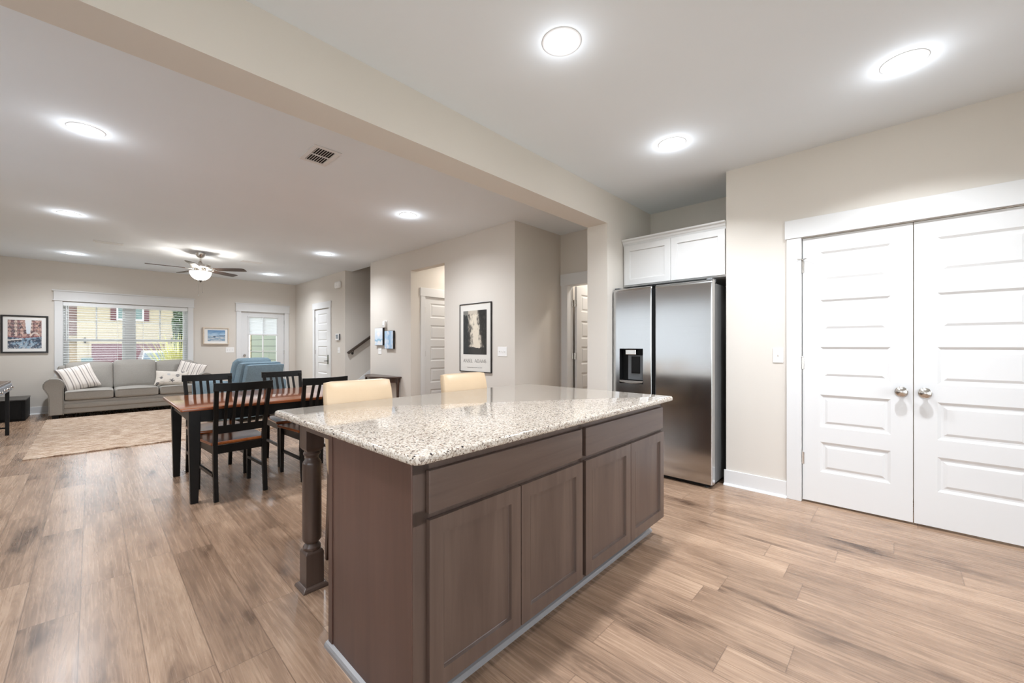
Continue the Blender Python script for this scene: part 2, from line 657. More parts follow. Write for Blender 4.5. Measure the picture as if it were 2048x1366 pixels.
w = MB().box(3.57, 8.112, 0, 3.69, 8.887, H).box(3.57, 8.887, 2.035, 3.69, 9.703, H).box(3.57, 9.703, 0, 3.69, YF, H)
w.box(3.69, 9.65, 0, 4.6, 9.75, H)
struct('wall_closet', w, M['wall'], 'beige wall with the narrow white closet door and the siren', 'wall')
w = MB().box(3.69, 8.112, 0, 7.2, 8.22, 5.4).box(3.57, 6.92, H, 7.2, 7.04, 5.4).box(3.69, 6.93, 0, 7.2, 7.04, H).box(7.1, 7.04, 0, 7.2, 8.112, 5.4)
w.box(3.6, 6.95, 5.4, 7.2, 8.22, 5.5).box(3.62, 7.0, H + 0.15, 3.72, 8.2, 5.4)
struct('wall_stairs', w, M['wall'], 'shaded beige stairwell wall with the handrail', 'wall')
w = MB().box(3.57, 3.37, 0, 3.69, 4.782, H).box(3.57, 4.782, 2.425, 3.69, 5.68, H).box(3.57, 5.68, 0, 3.69, 7.04, H)
struct('wall_hall', w, M['wall'], 'beige wall with the poster and the cased hall opening', 'wall')
struct('wall_corridor', MB().box(3.69, 5.69, 0, 3.845, 5.80, H).box(3.845, 5.69, 2.035, 4.665, 5.80, H).box(4.665, 5.69, 0, 5.4, 5.80, H).box(3.69, 4.67, 0, 5.4, 4.782, H).box(5.4, 4.67, 0, 5.5, 5.8, H), M['wall'], 'beige walls of the short hall behind the opening', 'wall')
struct('wall_nook', MB().box(3.69, 3.37, 0, 6.3, 3.49, H).box(4.49, 3.243, 0, 4.61, 3.37, H).box(4.49, 2.43, 2.035, 4.61, 3.243, H).box(4.49, 2.31, 0, 4.61, 2.43, H).box(4.61, 2.2, 0, 6.3, 2.31, H).box(6.3, 2.2, 0, 6.42, 3.49, H), M['wall'], 'shaded beige walls of the nook beside the post', 'wall')
struct('wall_beam', MB().box(3.537, 2.079, 0, 4.62, 2.31, H).box(XL, 2.079, 2.43, 3.537, 2.31, H), M['wall'], 'long beige ceiling beam ending in a wall post beside the refrigerator', 'beam')
struct('wall_alcove', MB().box(4.5, 0.967, 0, 4.62, 2.079, H).box(3.97, 0.967, 0, 4.5, 1.087, H), M['wall'], 'beige back wall of the refrigerator alcove', 'wall')
PY1, PY0 = 0.545, -0.70
struct('wall_pantry', MB().box(3.85, PY1, 0, 3.97, 1.087, H).box(3.85, PY0, 2.055, 3.97, PY1, H).box(3.85, YB, 0, 3.97, PY0, H).box(4.5, PY0 - 0.2, 0, 4.6, 0.967, H), M['wall'], 'beige wall with the white double pantry doors', 'wall')
# walls behind and beside the camera, with openings added to let daylight in
BX0, BX1, BZ1 = -0.9, 3.0, 2.35
struct('wall_back', MB().box(XL, YB - 0.15, 0, BX0, YB, H).box(BX0, YB - 0.15, BZ1, BX1, YB, H).box(BX1, YB - 0.15, 0, 3.97, YB, H), M['wall'], 'beige wall behind the camera', 'wall')
LW = [(-1.9, 1.6, 0.95, 2.35), (2.5, 5.8, 0.62, 2.2)]
w = MB()
ys = [YB - 0.15]
for a, b, z0, z1 in LW:
    w.box(XL - 0.15, ys[-1], 0, XL, a, H).box(XL - 0.15, a, 0, XL, b, z0).box(XL - 0.15, a, z1, XL, b, H)
    ys.append(b)
w.box(XL - 0.15, ys[-1], 0, XL, YF + 0.15, H)
struct('wall_left', w, M['wall'], 'beige outer wall on the side of the desk', 'wall')


def frame_bars(mb, x0, z0, x1, z1, t, y0, y1):
    mb.box(x0, y0, z0, x1, y1, z0 + t).box(x0, y0, z1 - t, x1, y1, z1).box(x0, y0, z0 + t, x0 + t, y1, z1 - t).box(x1 - t, y0, z0 + t, x1, y1, z1 - t)
    return mb


# baseboards with quarter-round shoe
def baseboard(name, x0, x1, loc, rotz, label):
    o = thing(name, label, 'baseboard', loc, rotz, None, 'structure')
    MB().box(x0, -0.014, 0, x1, 0, 0.132).build('board', M['trim'], o, 0.003)
    pr = [(-0.014, 0), (-0.033, 0), (-0.031, 0.008), (-0.025, 0.014), (-0.014, 0.018)]
    MB().prism(pr, x0, x1, 'x').build('shoe_moulding', M['trim'], o)
    return o


baseboard('baseboard_pantry', -0.007, 0.455, (3.85, 1.094, 0), RW, 'white baseboard between refrigerator and pantry doors')
baseboard('baseboard_front', XL, 2.30, (0, YF, 0), 0, 'white baseboard below the big window')
baseboard('baseboard_closet', 0.0, 1.2, (3.57, 11.0, 0), RW, 'white baseboard beside the closet door in the far corner')
baseboard('baseboard_hall', 0.0, 1.36, (3.57, 7.04, 0), RW, 'white baseboard under the two small canvases')
baseboard('baseboard_hall_2', 0.0, 1.41, (3.57, 4.782, 0), RW, 'white baseboard under the poster')


# ------------------------------------------------------------------ doors
def panel_leaf(mb, w, h, t, rects, depth, slope, field, raise_):
    """slab in local XZ (front at y=0 looking to -y) with recessed, re-raised panels stacked in one column"""
    x0, x1 = rects[0][0], rects[0][2]
    b = mb
    b.quad((0, 0, 0), (x0, 0, 0), (x0, 0, h), (0, 0, h))
    b.quad((x1, 0, 0), (w, 0, 0), (w, 0, h), (x1, 0, h))
    zs = [0] + [z for r in rects for z in (r[1], r[3])] + [h]
    for i in range(0, len(zs), 2):
        b.quad((x0, 0, zs[i]), (x1, 0, zs[i]), (x1, 0, zs[i + 1]), (x0, 0, zs[i + 1]))
    for (a, z0, c, z1) in rects:
        steps = [(0, 0), (slope, depth)]
        if raise_ is not None:
            steps += [(slope + field, depth), (slope * 2 + field, depth - raise_)]
        rings = [[(a + o, d, z0 + o), (c - o, d, z0 + o), (c - o, d, z1 - o), (a + o, d, z1 - o)] for o, d in steps]
        b.loft(rings, True, False)
        b.quad(*rings[-1])
    b.quad((0, t, 0), (0, t, h), (w, t, h), (w, t, 0))
    b.quad((0, 0, 0), (0, 0, h), (0, t, h), (0, t, 0))
    b.quad((w, 0, 0), (w, t, 0), (w, t, h), (w, 0, h))
    b.quad((0, 0, h), (w, 0, h), (w, t, h), (0, t, h))
    b.quad((0, 0, 0), (0, t, 0), (w, t, 0), (w, 0, 0))
    bmesh.ops.remove_doubles(b.bm, verts=b.bm.verts[:], dist=0.0002)
    return b


PZ = [(0.236, 0.466), (0.579, 0.826), (0.942, 1.190), (1.300, 1.549), (1.674, 1.915)]


def five_panel(name, w, parent, x, y=0.004, z=0.012, h=2.03, stile=0.11):
    rects = [(stile, a, w - stile, b) for a, b in PZ]
    return panel_leaf(MB(), w, h, 0.035, rects, 0.009, 0.016, 0.012, 0.006).build(name, M['trim'], parent, loc=(x, y, z))


def hinge(parent, x, y, zc, h=0.09):
    m = MB().lathe([(0.006, -h / 2), (0.006, h / 2)], (x, y, zc), seg=8)
    m.box(x - 0.002, y, zc - h / 2, x + 0.014, y + 0.004, zc + h / 2)
    m.lathe([(0.004, h / 2), (0.006, h / 2 + 0.004), (0.002, h / 2 + 0.01)], (x, y, zc), seg=8)
    return m.build('hinge', M['nickel'], parent, smooth=True)


def knob(parent, x, y, z, mat='nickel'):
    m = MB().lathe([(0.0, 0.0), (0.033, 0.0), (0.033, -0.006), (0.026, -0.010), (0.013, -0.013), (0.011, -0.030), (0.018, -0.036), (0.029, -0.046), (0.031, -0.056), (0.024, -0.063), (0.0, -0.066)], (x, y, z), 'y', 24, False)
    return m.build('knob', M[mat], parent, smooth=True, angle=50)


def casing(parent, x0, x1, ztop, cw=0.095, hh=0.14, cap=False, left=True, right=True, over=0.012):
    m = MB()
    xl, xr = x0 - cw, x1 + cw
    if left:
        m.box(xl, -0.018, 0, x0, 0, ztop)
    if right:
        m.box(x1, -0.018, 0, xr, 0, ztop)
    hx0 = xl - over if left else x0
    hx1 = xr + over if right else x1
    m.box(hx0, -0.024, ztop, hx1, 0, ztop + hh)
    if cap:
        m.box(hx0 - 0.012, -0.036, ztop + hh, hx1 + 0.012, 0, ztop + hh + 0.018)
        m.box(hx0 - 0.010, -0.030, ztop - 0.012, hx1 + 0.010, 0, ztop + 0.003)
    # jambs
    m.box(x0 - 0.004, 0, 0, x0 + 0.001, 0.12, ztop).box(x1 - 0.001, 0, 0, x1 + 0.004, 0.12, ztop).box(x0, 0, ztop - 0.003, x1, 0.12, ztop + 0.003)
    return m.build('casing', M['trim'], parent, 0.002)


# pantry double doors
d = thing('door_1', 'white double pantry doors with five raised panels each and nickel knobs', 'door', (3.85, PY1, 0), RW, None, 'structure')
casing(d, 0.0, 1.245, 2.06, 0.095, 0.145)
la = five_panel('door_leaf', 0.613, d, 0.006, 0.006, 0.016, 2.036)
lb = five_panel('door_leaf', 0.613, d, 0.624, 0.006, 0.016, 2.036)
knob(la, 0.556, 0, 0.885)
knob(lb, 0.052, 0, 0.885)
for zc in (1.815, 1.062, 0.322):
    hinge(la, -0.003, -0.002, zc)
ds = MB().tube([(0.0, -0.010, 1.874), (0.03, -0.03, 1.874), (0.035, -0.05, 1.872)], 0.004, 8)
ds.tube([(0.0, -0.010, 1.874), (-0.025, -0.04, 1.874)], 0.004, 8).lathe([(0.0, 0), (0.009, 0), (0.009, 0.008), (0, 0.008)], (0.0, -0.008, 1.866), seg=10)
ds.build('hinge_stop', M['nickel'], la, smooth=True)

# front entry door, glazed
d = thing('door_2', 'white glazed entry door with a half-lowered cellular shade', 'door', (DX0, YF, 0), 0, None, 'structure')
casing(d, 0.0, DX1 - DX0, DZ - 0.005, 0.095, 0.16, True)
lf = MB()
W_ = DX1 - DX0 - 0.012
gx0, gx1, gz0, gz1 = 0.145, W_ - 0.145, 0.30, 1.90
lf.box(0, 0.03, 0.01, gx0, 0.07, DZ - 0.01).box(gx1, 0.03, 0.01, W_, 0.07, DZ - 0.01).box(gx0, 0.03, 0.01, gx1, 0.07, gz0).box(gx0, 0.03, gz1, gx1, 0.07, DZ - 0.01)
lf = lf.build('door_leaf', M['trim'], d, 0.003, loc=(0.006, 0, 0))
fr = frame_bars(MB(), gx0 - 0.012, gz0 - 0.012, gx1 + 0.012, gz1 + 0.012, 0.03, 0.018, 0.075)
mxc = (gx0 + gx1) / 2
for zz in (0.67, 1.08, 1.49):
    fr.box(gx0, 0.038, zz - 0.009, gx1, 0.066, zz + 0.009)
fr.box(mxc - 0.011, 0.036, gz0, mxc + 0.011, 0.068, gz1)
fr.build('glazing_frame', M['trim'], lf, 0.002)
MB().box(gx0, 0.048, gz0, gx1, 0.054, gz1).build('pane', M['glass'], lf)
sh = MB()
n = 22
for i in range(n):
    z0 = 1.49 + 0.40 * i / n
    z1 = 1.49 + 0.40 * (i + 1) / n
    sh.prism([(0.016, (z0 + z1) / 2), (0.022, z0), (0.028, (z0 + z1) / 2), (0.022, z1)], gx0 - 0.01, gx1 + 0.01, 'x')
sh = sh.build('cellular_shade', M['shade'], lf)
MB().box(gx0 - 0.018, 0.008, 1.462, gx1 + 0.018, 0.034, 1.492).box(gx0 - 0.018, 0.008, 1.888, gx1 + 0.018, 0.034, 1.915).build('shade_rail', M['trim'], lf, 0.003)
knob(lf, 0.07, 0.03, 0.86)
m = MB().lathe([(0, 0.03), (0.028, 0.03), (0.028, 0.018), (0.022, 0.012), (0, 0.012)], (0.07, 0, 0.985), 'y', 20, False)
m.box(0.066, 0.0, 0.97, 0.074, 0.014, 1.0).build('deadbolt', M['nickel'], lf, smooth=True)
for zc in (1.78, 1.05, 0.3):
    hinge(lf, W_ + 0.003, 0.024, zc)

# closet door
d = thing('door_3', 'narrow white closet door with a dark lever handle', 'door', (3.57, 9.703, 0), RW, None, 'structure')
casing(d, 0.0, 0.816, 2.04, 0.095, 0.14)
lf = five_panel('door_leaf', 0.806, d, 0.005, 0.008, 0.012, 2.02, 0.15)
m = MB().box(0.718, -0.022, 0.80, 0.788, 0, 1.00).tube([(0.755, -0.02, 0.87), (0.755, -0.055, 0.87), (0.735, -0.058, 0.87), (0.65, -0.058, 0.866)], 0.009, 10)
m.build('lever_handle', M['darknickel'], lf, 0.002, True)
for zc in (1.8, 1.05, 0.3):
    hinge(lf, -0.003, -0.003, zc)

# hall door, facing -Y
d = thing('door_4', 'white panelled door seen through the hall opening', 'door', (3.845, 5.69, 0), 0, None, 'structure')
casing(d, 0.0, 0.82, 2.035, 0.085, 0.14)
lf = five_panel('door_leaf', 0.81, d, 0.005, 0.008, 0.012, 2.02)
for zc in (1.80, 1.07, 0.32):
    hinge(lf, -0.002, -0.003, zc)
knob(lf, 0.755, 0, 0.92)

# nook door standing open
d = thing('door_5', 'white panelled door standing open in the nook beside the post', 'door', (4.49, 3.243, 0), RW, None, 'structure')
casing(d, 0.0, 0.813, 2.035, 0.10, 0.155, False, True, True)
lf = panel_leaf(MB(), 0.80, 2.02, 0.035, [(0.11, a, 0.69, b) for a, b in PZ], 0.009, 0.016, 0.012, 0.006).build('door_leaf', M['trim'], d, loc=(0.052, 0.135, 0.012), rot=(0, 0, PI / 2))
for zc in (1.80, 1.07, 0.32):
    m = MB().lathe([(0.008, -0.045), (0.008, 0.045)], (0.018, 0.128, zc), seg=8).box(-0.002, 0.085, zc - 0.045, 0.006, 0.13, zc + 0.045).box(0.018, 0.128, zc - 0.045, 0.045, 0.138, zc + 0.045)
    m.build('hinge', M['nickel'], d, smooth=True)

# ------------------------------------------------------------------ windows
wn = thing('window_1', 'wide white twin double-hung window behind the sofa', 'window', (0, YF, 0), 0, None, 'structure')
m = MB()
m.box(-0.458, -0.018, WZ0 - 0.02, WX0, 0, 2.04).box(WX1, -0.018, WZ0 - 0.02, 1.528, 0, 2.04)
m.box(-0.468, -0.024, 2.04, 1.54, 0, 2.205).box(-0.485, -0.04, 2.205, 1.556, 0, 2.225).box(-0.482, -0.032, 2.03, 1.553, 0, 2.045)
m.box(-0.49, -0.05, WZ0 - 0.03, 1.56, 0.10, WZ0).box(-0.458, -0.018, WZ0 - 0.12, 1.528, 0, WZ0 - 0.03)
m.box(WX0, 0, WZ0, WX0 + 0.006, 0.15, WZ1).box(WX1 - 0.006, 0, WZ0, WX1, 0.15, WZ1).box(WX0, 0, WZ1 - 0.006, WX1, 0.15, WZ1)
m.build('casing', M['trim'], wn, 0.002)
m = MB()
frame_bars(m, WX0, WZ0, WX1, WZ1, 0.035, 0.075, 0.145)
m.box(0.47, 0.075, WZ0, 0.585, 0.145, WZ1)
m.build('window_frame', M['trim'], wn, 0.002)
for (a, b) in ((WX0 + 0.035, 0.47), (0.585, WX1 - 0.035)):
    s = frame_bars(MB(), a, 1.30, b, WZ1 - 0.035, 0.04, 0.105, 0.13)
    s.box((a + b) / 2 - 0.011, 0.11, 1.34, (a + b) / 2 + 0.011, 0.126, 1.96).box(a + 0.04, 0.11, 1.655, b - 0.04, 0.126, 1.673)
    so = s.build('sash', M['trim'], wn, 0.002)
    MB().box(a + 0.04, 0.116, 1.34, b - 0.04, 0.12, 1.955).build('pane', M['glass'], so)
    s = frame_bars(MB(), a, WZ0 + 0.035, b, 1.345, 0.045, 0.08, 0.104).build('sash', M['trim'], wn, 0.002)
    MB().box(a + 0.045, 0.09, WZ0 + 0.08, b - 0.045, 0.094, 1.30).build('pane', M['glass'], s)

bl = thing('window_blind', 'white horizontal slat blind hanging in the big window', 'blind', (0, YF, 0))
m = MB().box(WX0 + 0.008, 0.002, 1.945, WX1 - 0.008, 0.012, 2.02).box(WX0 + 0.012, 0.012, 1.98, WX1 - 0.012, 0.055, 2.02)
m.build('valance', M['blind'], bl, 0.002)
m = MB()
z = 1.93
while z > 0.70:
    m.prism([(0.016, z - 0.0015), (0.036, z + 0.0022), (0.058, z - 0.0015), (0.058, z + 0.0012), (0.036, z + 0.005), (0.016, z + 0.0012)], WX0 + 0.012, WX1 - 0.012, 'x')
    z -= 0.0455
m.build('slats', M['blind'], bl)
MB().box(WX0 + 0.012, 0.014, 0.66, WX1 - 0.012, 0.06, 0.682).build('bottom_rail', M['blind'], bl, 0.002)
for xx in (-0.29, 0.36, 0.73, 1.37):
    MB().box(xx - 0.0015, 0.013, 0.67, xx + 0.0015, 0.0145, 1.98).box(xx - 0.0015, 0.0605, 0.67, xx + 0.0015, 0.062, 1.98).build('ladder_cord', M['blind'], bl)
MB().tube([(-0.315, 0.008, 1.97), (-0.315, 0.0, 1.9), (-0.312, -0.002, 1.30)], 0.005, 8).build('tilt_wand', M['blind'], bl, smooth=True)

# unseen windows added to light the rooms and feed the refrigerator reflection
wn = thing('window_2', 'unseen kitchen window added to let in daylight', 'window', (XL, LW[0][1], 0), PI / 2, None, 'structure')
ww = LW[0][1] - LW[0][0]
m = MB()
frame_bars(m, -ww, LW[0][2], 0, LW[0][3], 0.05, 0.04, 0.10).box(-ww / 2 - 0.03, 0.04, LW[0][2], -ww / 2 + 0.03, 0.10, LW[0][3])
m.build('window_frame', M['trim'], wn, 0.003)
MB().box(-ww, 0.068, LW[0][2], 0, 0.072, LW[0][3]).build('pane', M['glass'], wn)
wn = thing('window_3', 'unseen side window added for the bright reflection in the refrigerator doors', 'window', (XL, LW[1][1], 0), PI / 2, None, 'structure')
ww = LW[1][1] - LW[1][0]
frame_bars(MB(), -ww, LW[1][2], 0, LW[1][3], 0.05, 0.04, 0.10).build('window_frame', M['trim'], wn, 0.003)
MB().box(-ww, 0.068, LW[1][2], 0, 0.072, LW[1][3]).build('pane', M['glass'], wn)
MB().box(-ww + 0.05, 0.02, LW[1][2], -0.05, 0.024, LW[1][3]).build('added_roller_shade', M['shade'], wn)  # closed shade added to diffuse the window and even its reflection
wn = thing('window_4', 'unseen glazed patio door added behind the camera for daylight', 'window', (BX0, YB, 0), PI, None, 'structure')
ww = BX1 - BX0
m = frame_bars(MB(), -ww, 0.02, 0, BZ1, 0.07, 0.04, 0.10).box(-ww / 2 - 0.05, 0.04, 0.02, -ww / 2 + 0.05, 0.10, BZ1)
m.build('window_frame', M['trim'], wn, 0.003)
MB().box(-ww, 0.068, 0.02, 0, 0.072, BZ1).build('pane', M['glass'], wn)


# ------------------------------------------------------------------ lamps
def can(x, y, label, power=CAN_W, first=[None]):
    if first[0] is None:
        o = thing('recessed_light', label, 'ceiling light', (x, y, H), 0, 'recessed ceiling lights')
        MB().lathe([(0.076, -0.0022), (0.080, -0.004), (0.093, -0.004), (0.098, -0.002), (0.099, 0.0)], seg=40, caps=False).build('trim_ring', M['trim'], o, smooth=True)
        MB().lathe([(0.0, -0.003), (0.05, -0.0028), (0.0765, -0.0022)], seg=40, caps=False).build('lens', M['lens'], o, smooth=True)
        first[0] = o
    else:
        o = dup(first[0], (x, y, H), 0, label, 'recessed ceiling lights')
    l = bpy.data.lights.new('lamp', 'AREA')
    l.shape = 'DISK'
    l.size = 0.13
    l.energy = power * (1.0 if y < 2 else 1.35)
    l.color = CAN_C
    l.spread = math.radians(128 if y < 2 else 150)
    lo = bpy.data.objects.new('lamp', l)
    COL.objects.link(lo)
    lo.parent = o
    lo.location = (0, 0, -0.012)
    l = bpy.data.lights.new('lens_glow', 'POINT')
    l.energy = power * 0.08
    l.shadow_soft_size = 0.03
    l.color = CAN_C
    lo = bpy.data.objects.new('lens_glow', l)
    COL.objects.link(lo)
    lo.parent = o
    lo.location = (0, 0, -0.06)
    return o


can(1.633, 1.219, 'round recessed ceiling light straight above the granite island')
can(0.24, 1.219, 'unseen recessed ceiling light added above the aisle on the bare end panel side of the island', CAN_W * 0.6)  # out-of-view light added to brighten the floor beside the island
can(3.02, -0.024, 'round recessed ceiling light in front of the pantry doors')
can(3.029, 1.23, 'round recessed ceiling light in front of the refrigerator')
can(-0.024, 4.135, 'round recessed ceiling light beyond the beam, the one closest to it on the desk side')
can(-0.176, 6.908, 'round recessed ceiling light over the middle of the living room on the desk side')
can(-0.201, 9.857, 'round recessed ceiling light near the big window on the desk side')
can(2.558, 4.129, 'round recessed ceiling light in front of the hall opening')
can(2.699, 6.881, 'round recessed ceiling light in front of the stairwell')
can(2.662, 9.72, 'round recessed ceiling light in front of the entry door')


def added_room_lamp(name, label, x, y, z, power):  # unseen fixtures added to brighten the hall and the side room
    o = thing(name, label, 'ceiling light', (x, y, z))
    MB().lathe([(0.0, -0.06), (0.07, -0.055), (0.12, -0.03), (0.13, 0.0)], seg=32, caps=False).build('glass_dome', M['bowl'], o, smooth=True)
    l = bpy.data.lights.new('lamp', 'AREA')
    l.shape = 'DISK'
    l.size = 0.2
    l.energy = power
    l.color = (1.0, 0.94, 0.87)
    lo = bpy.data.objects.new('lamp', l)
    COL.objects.link(lo)
    lo.parent = o
    lo.location = (0, 0, -0.07)
    return o


added_room_lamp('added_dome_light', 'unseen flush ceiling light added to brighten the short hall', 4.5, 5.2, H, 8.0)
added_room_lamp('added_dome_light', 'unseen flush ceiling light added to brighten the room behind the open door', 5.3, 2.75, H, 12.0)

# ceiling fan
fan = thing('ceiling_fan', 'nickel ceiling fan with brown blades and a lit glass bowl', 'ceiling fan', (1.245, 8.28, 0))
MB().lathe([(0.0, 2.735), (0.068, 2.735), (0.066, 2.71), (0.045, 2.668), (0.02, 2.655), (0.0, 2.655)], seg=32, caps=False).build('canopy', M['nickel'], fan, smooth=True)
MB().lathe([(0.012, 2.56), (0.012, 2.66)], seg=12).build('downrod', M['nickel'], fan, smooth=True)
MB().lathe([(0.0, 2.60), (0.018, 2.60), (0.03, 2.585), (0.04, 2.56), (0.05, 2.553), (0.135, 2.548), (0.14, 2.54), (0.14, 2.505), (0.13, 2.495), (0.075, 2.49), (0.07, 2.45), (0.075, 2.435), (0.0, 2.435)], seg=40, caps=False).build('motor_housing', M['nickel'], fan, smooth=True, angle=25)
for k in range(5):
    a = math.radians(322 + 72 * k)
    bl_ = MB()
    out = []
    for (x, hw) in ((0.20, 0.050), (0.30, 0.060), (0.55, 0.068), (0.655, 0.064), (0.68, 0.05)):
        out.append([(x, -hw, 0.004), (x, hw, 0.004), (x, hw, -0.003), (x, -hw, -0.003)])
    bl_.loft(out)
    bo = bl_.build('blade', M['blade'], fan, 0.002, loc=(0, 0, 2.472), rot=(math.radians(-11), 0, a))
    MB().box(0.09, -0.016, -0.010, 0.22, 0.016, -0.003).box(0.20, -0.04, -0.008, 0.235, 0.04, -0.003).build('blade_iron', M['nickel'], bo, 0.002)
MB().lathe([(0.0, 2.290), (0.04, 2.292), (0.08, 2.306), (0.12, 2.345), (0.140, 2.385), (0.148, 2.425), (0.144, 2.427), (0.134, 2.388), (0.115, 2.350), (0.077, 2.312), (0.04, 2.298), (0.0, 2.296)], seg=40, caps=False).build('light_bowl', M['bowl'], fan, smooth=True)
MB().lathe([(0.0, 2.435), (0.02, 2.435), (0.02, 2.29)], seg=12).lathe([(0.0, 2.252), (0.008, 2.256), (0.012, 2.27), (0.028, 2.28), (0.030, 2.286), (0.0, 2.287)], seg=20, caps=False).build('finial', M['darknickel'], fan, smooth=True)
for (xx, yy, zb) in ((-0.022, 0.022, 2.05), (0.022, -0.022, 2.10)):
    MB().tube([(xx * 0.8, yy * 0.8, 2.288), (xx, yy, 2.27), (xx, yy, zb)], 0.0018, 6).lathe([(0, 0), (0.005, 0.004), (0.003, 0.02), (0, 0.024)], (xx, yy, zb - 0.02), seg=8, caps=False).build('pull_chain', M['nickel'], fan, smooth=True)
for k in range(3):
    a = 2 * PI * k / 3 + 0.5
    l = bpy.data.lights.new('bulb', 'POINT')
    l.energy = 7.5
    l.shadow_soft_size = 0.025
    l.color = (1.0, 0.93, 0.85)
    lo = bpy.data.objects.new('bulb', l)
    COL.objects.link(lo)
    lo.parent = fan
    lo.location = (0.09 * math.cos(a), 0.09 * math.sin(a), 2.40)

# vents in the ceiling
v = thing('return_vent', 'white louvred return vent in the ceiling just beyond the beam', 'vent', (1.27, 3.345, H))
m = frame_bars(MB(), -0.105, -0.165, 0.105, 0.165, 0.034, 0, 0.008)
m.box(-0.075, 0, -0.008, 0.075, 0.006, 0.008)
m.xf(Matrix.Rotation(PI / 2, 4, 'X')).build('frame', M['trim'], v, 0.002, loc=(0, 0, -0.008))
m = MB()
for i in range(8):
    x = -0.068 + i * 0.0185
    for y0, y1 in ((-0.132, -0.008), (0.008, 0.132)):
        m.loft([[(x + 0.009, y0, -0.001), (x + 0.011, y0, -0.001), (x + 0.002, y0, -0.007), (x, y0, -0.007)], [(x + 0.009, y1, -0.001), (x + 0.011, y1, -0.001), (x + 0.002, y1, -0.007), (x, y1, -0.007)]])
m.build('louvres', M['trim'], v)
MB().box(-0.075, -0.135, -0.0008, 0.075, 0.135, -0.0002).build('duct_dark_backing', M['black'], v)  # black sheet stands in for the dark inside of the duct
for (x, y, lab) in ((0.18, 8.45, 'white supply register in the ceiling on the desk side of the fan'), (2.03, 8.52, 'white supply register in the ceiling between fan and closet door')):
    g = thing('supply_register', lab, 'vent', (x, y, H), 0, 'ceiling supply registers')
    m = frame_bars(MB(), -0.16, -0.075, 0.16, 0.075, 0.02, 0, 0.006)
    m.xf(Matrix.Rotation(PI / 2, 4, 'X')).build('frame', M['trim'], g, 0.002, loc=(0, 0, -0.006))
    m = MB()
    for i in range(5):
        y_ = -0.048 + i * 0.023
        m.box(-0.142, y_, -0.004, 0.142, y_ + 0.016, -0.001)
    m.build('louvres', M['trim'], g)


# ------------------------------------------------------------------ wall plates and small wall things
def plate(name, label, loc, rotz, gangs, kind='switch', group=None):
    w_ = 0.072 + 0.046 * (gangs - 1)
    o = thing(name, label, 'light switch', loc, rotz, group)
    MB().box(-w_ / 2, -0.006, -0.06, w_ / 2, 0, 0.06).build('plate', M['plastic'], o, 0.003)
    for i in range(gangs):
        x = (i - (gangs - 1) / 2) * 0.046
        m = MB().box(x - 0.005, -0.008, -0.012, x + 0.005, -0.005, 0.012)
        m.loft([[(x - 0.004, -0.008, -0.006), (x + 0.004, -0.008, -0.006), (x + 0.004, -0.008, 0.006), (x - 0.004, -0.008, 0.006)],
                [(x - 0.0035, -0.018, 0.003), (x + 0.0035, -0.018, 0.003), (x + 0.0035, -0.018, 0.009), (x - 0.0035, -0.018, 0.009)]])
        m.build('toggle', M['plastic'], o, 0.001)
    return o


plate('light_switch', 'single white light switch beside the pantry doors', (3.85, 0.70, 1.137), RW, 1)
plate('light_switch', 'triple white light switch next to the framed poster', (3.57, 3.583, 1.14), RW, 3)
plate('light_switch', 'double white light switch below the keypad near the stairs', (3.57, 8.40, 1.118), RW, 2)
plate('light_switch', 'double white light switch under the two small canvases', (3.57, 6.68, 1.123), RW, 2)
plate('light_switch', 'triple white light switch beside the entry door', (2.19, YF, 1.115), 0, 3)

o = thing('alarm_siren', 'white square siren box high on the wall above the keypad', 'siren', (3.57, 8.40, 2.475), RW)
MB().soft((0, -0.028, 0), (0.115, 0.028, 0.07), 0.026, (0, 0.012, 0), 6).build('cover', M['plastic'], o, smooth=True)
m = MB()
for i in range(5):
    m.box(-0.045, -0.071, -0.03 + i * 0.014, 0.045, -0.06, -0.025 + i * 0.014)
m.build('grille', M['plastic'], o)
o = thing('alarm_keypad', 'white wall keypad with a grey screen beside the closet door', 'keypad', (3.57, 8.43, 1.393), RW)
MB().box(-0.085, -0.03, -0.07, 0.085, 0, 0.07).build('case', M['plastic'], o, 0.006)
MB().box(-0.055, -0.032, -0.035, 0.045, -0.029, 0.05).build('screen', M['screen'], o)
MB().box(0.078, -0.029, -0.062, 0.089, -0.002, 0.062).build('side_panel', M['greyplastic'], o)
o = thing('door_chime', 'small white wall sensor above the two small canvases', 'sensor', (3.57, 6.47, 1.588), RW)
MB().box(-0.05, -0.006, -0.06, 0.05, 0, 0.065).build('base_plate', M['plastic'], o, 0.002)
MB().soft((-0.008, -0.025, 0), (0.04, 0.022, 0.055), 0.01, (0, 0, 0), 5).build('cover', M['plastic'], o, smooth=True)
MB().box(-0.03, -0.0485, -0.035, 0.0, -0.046, -0.022).build('indicator', M['greyplastic'], o)


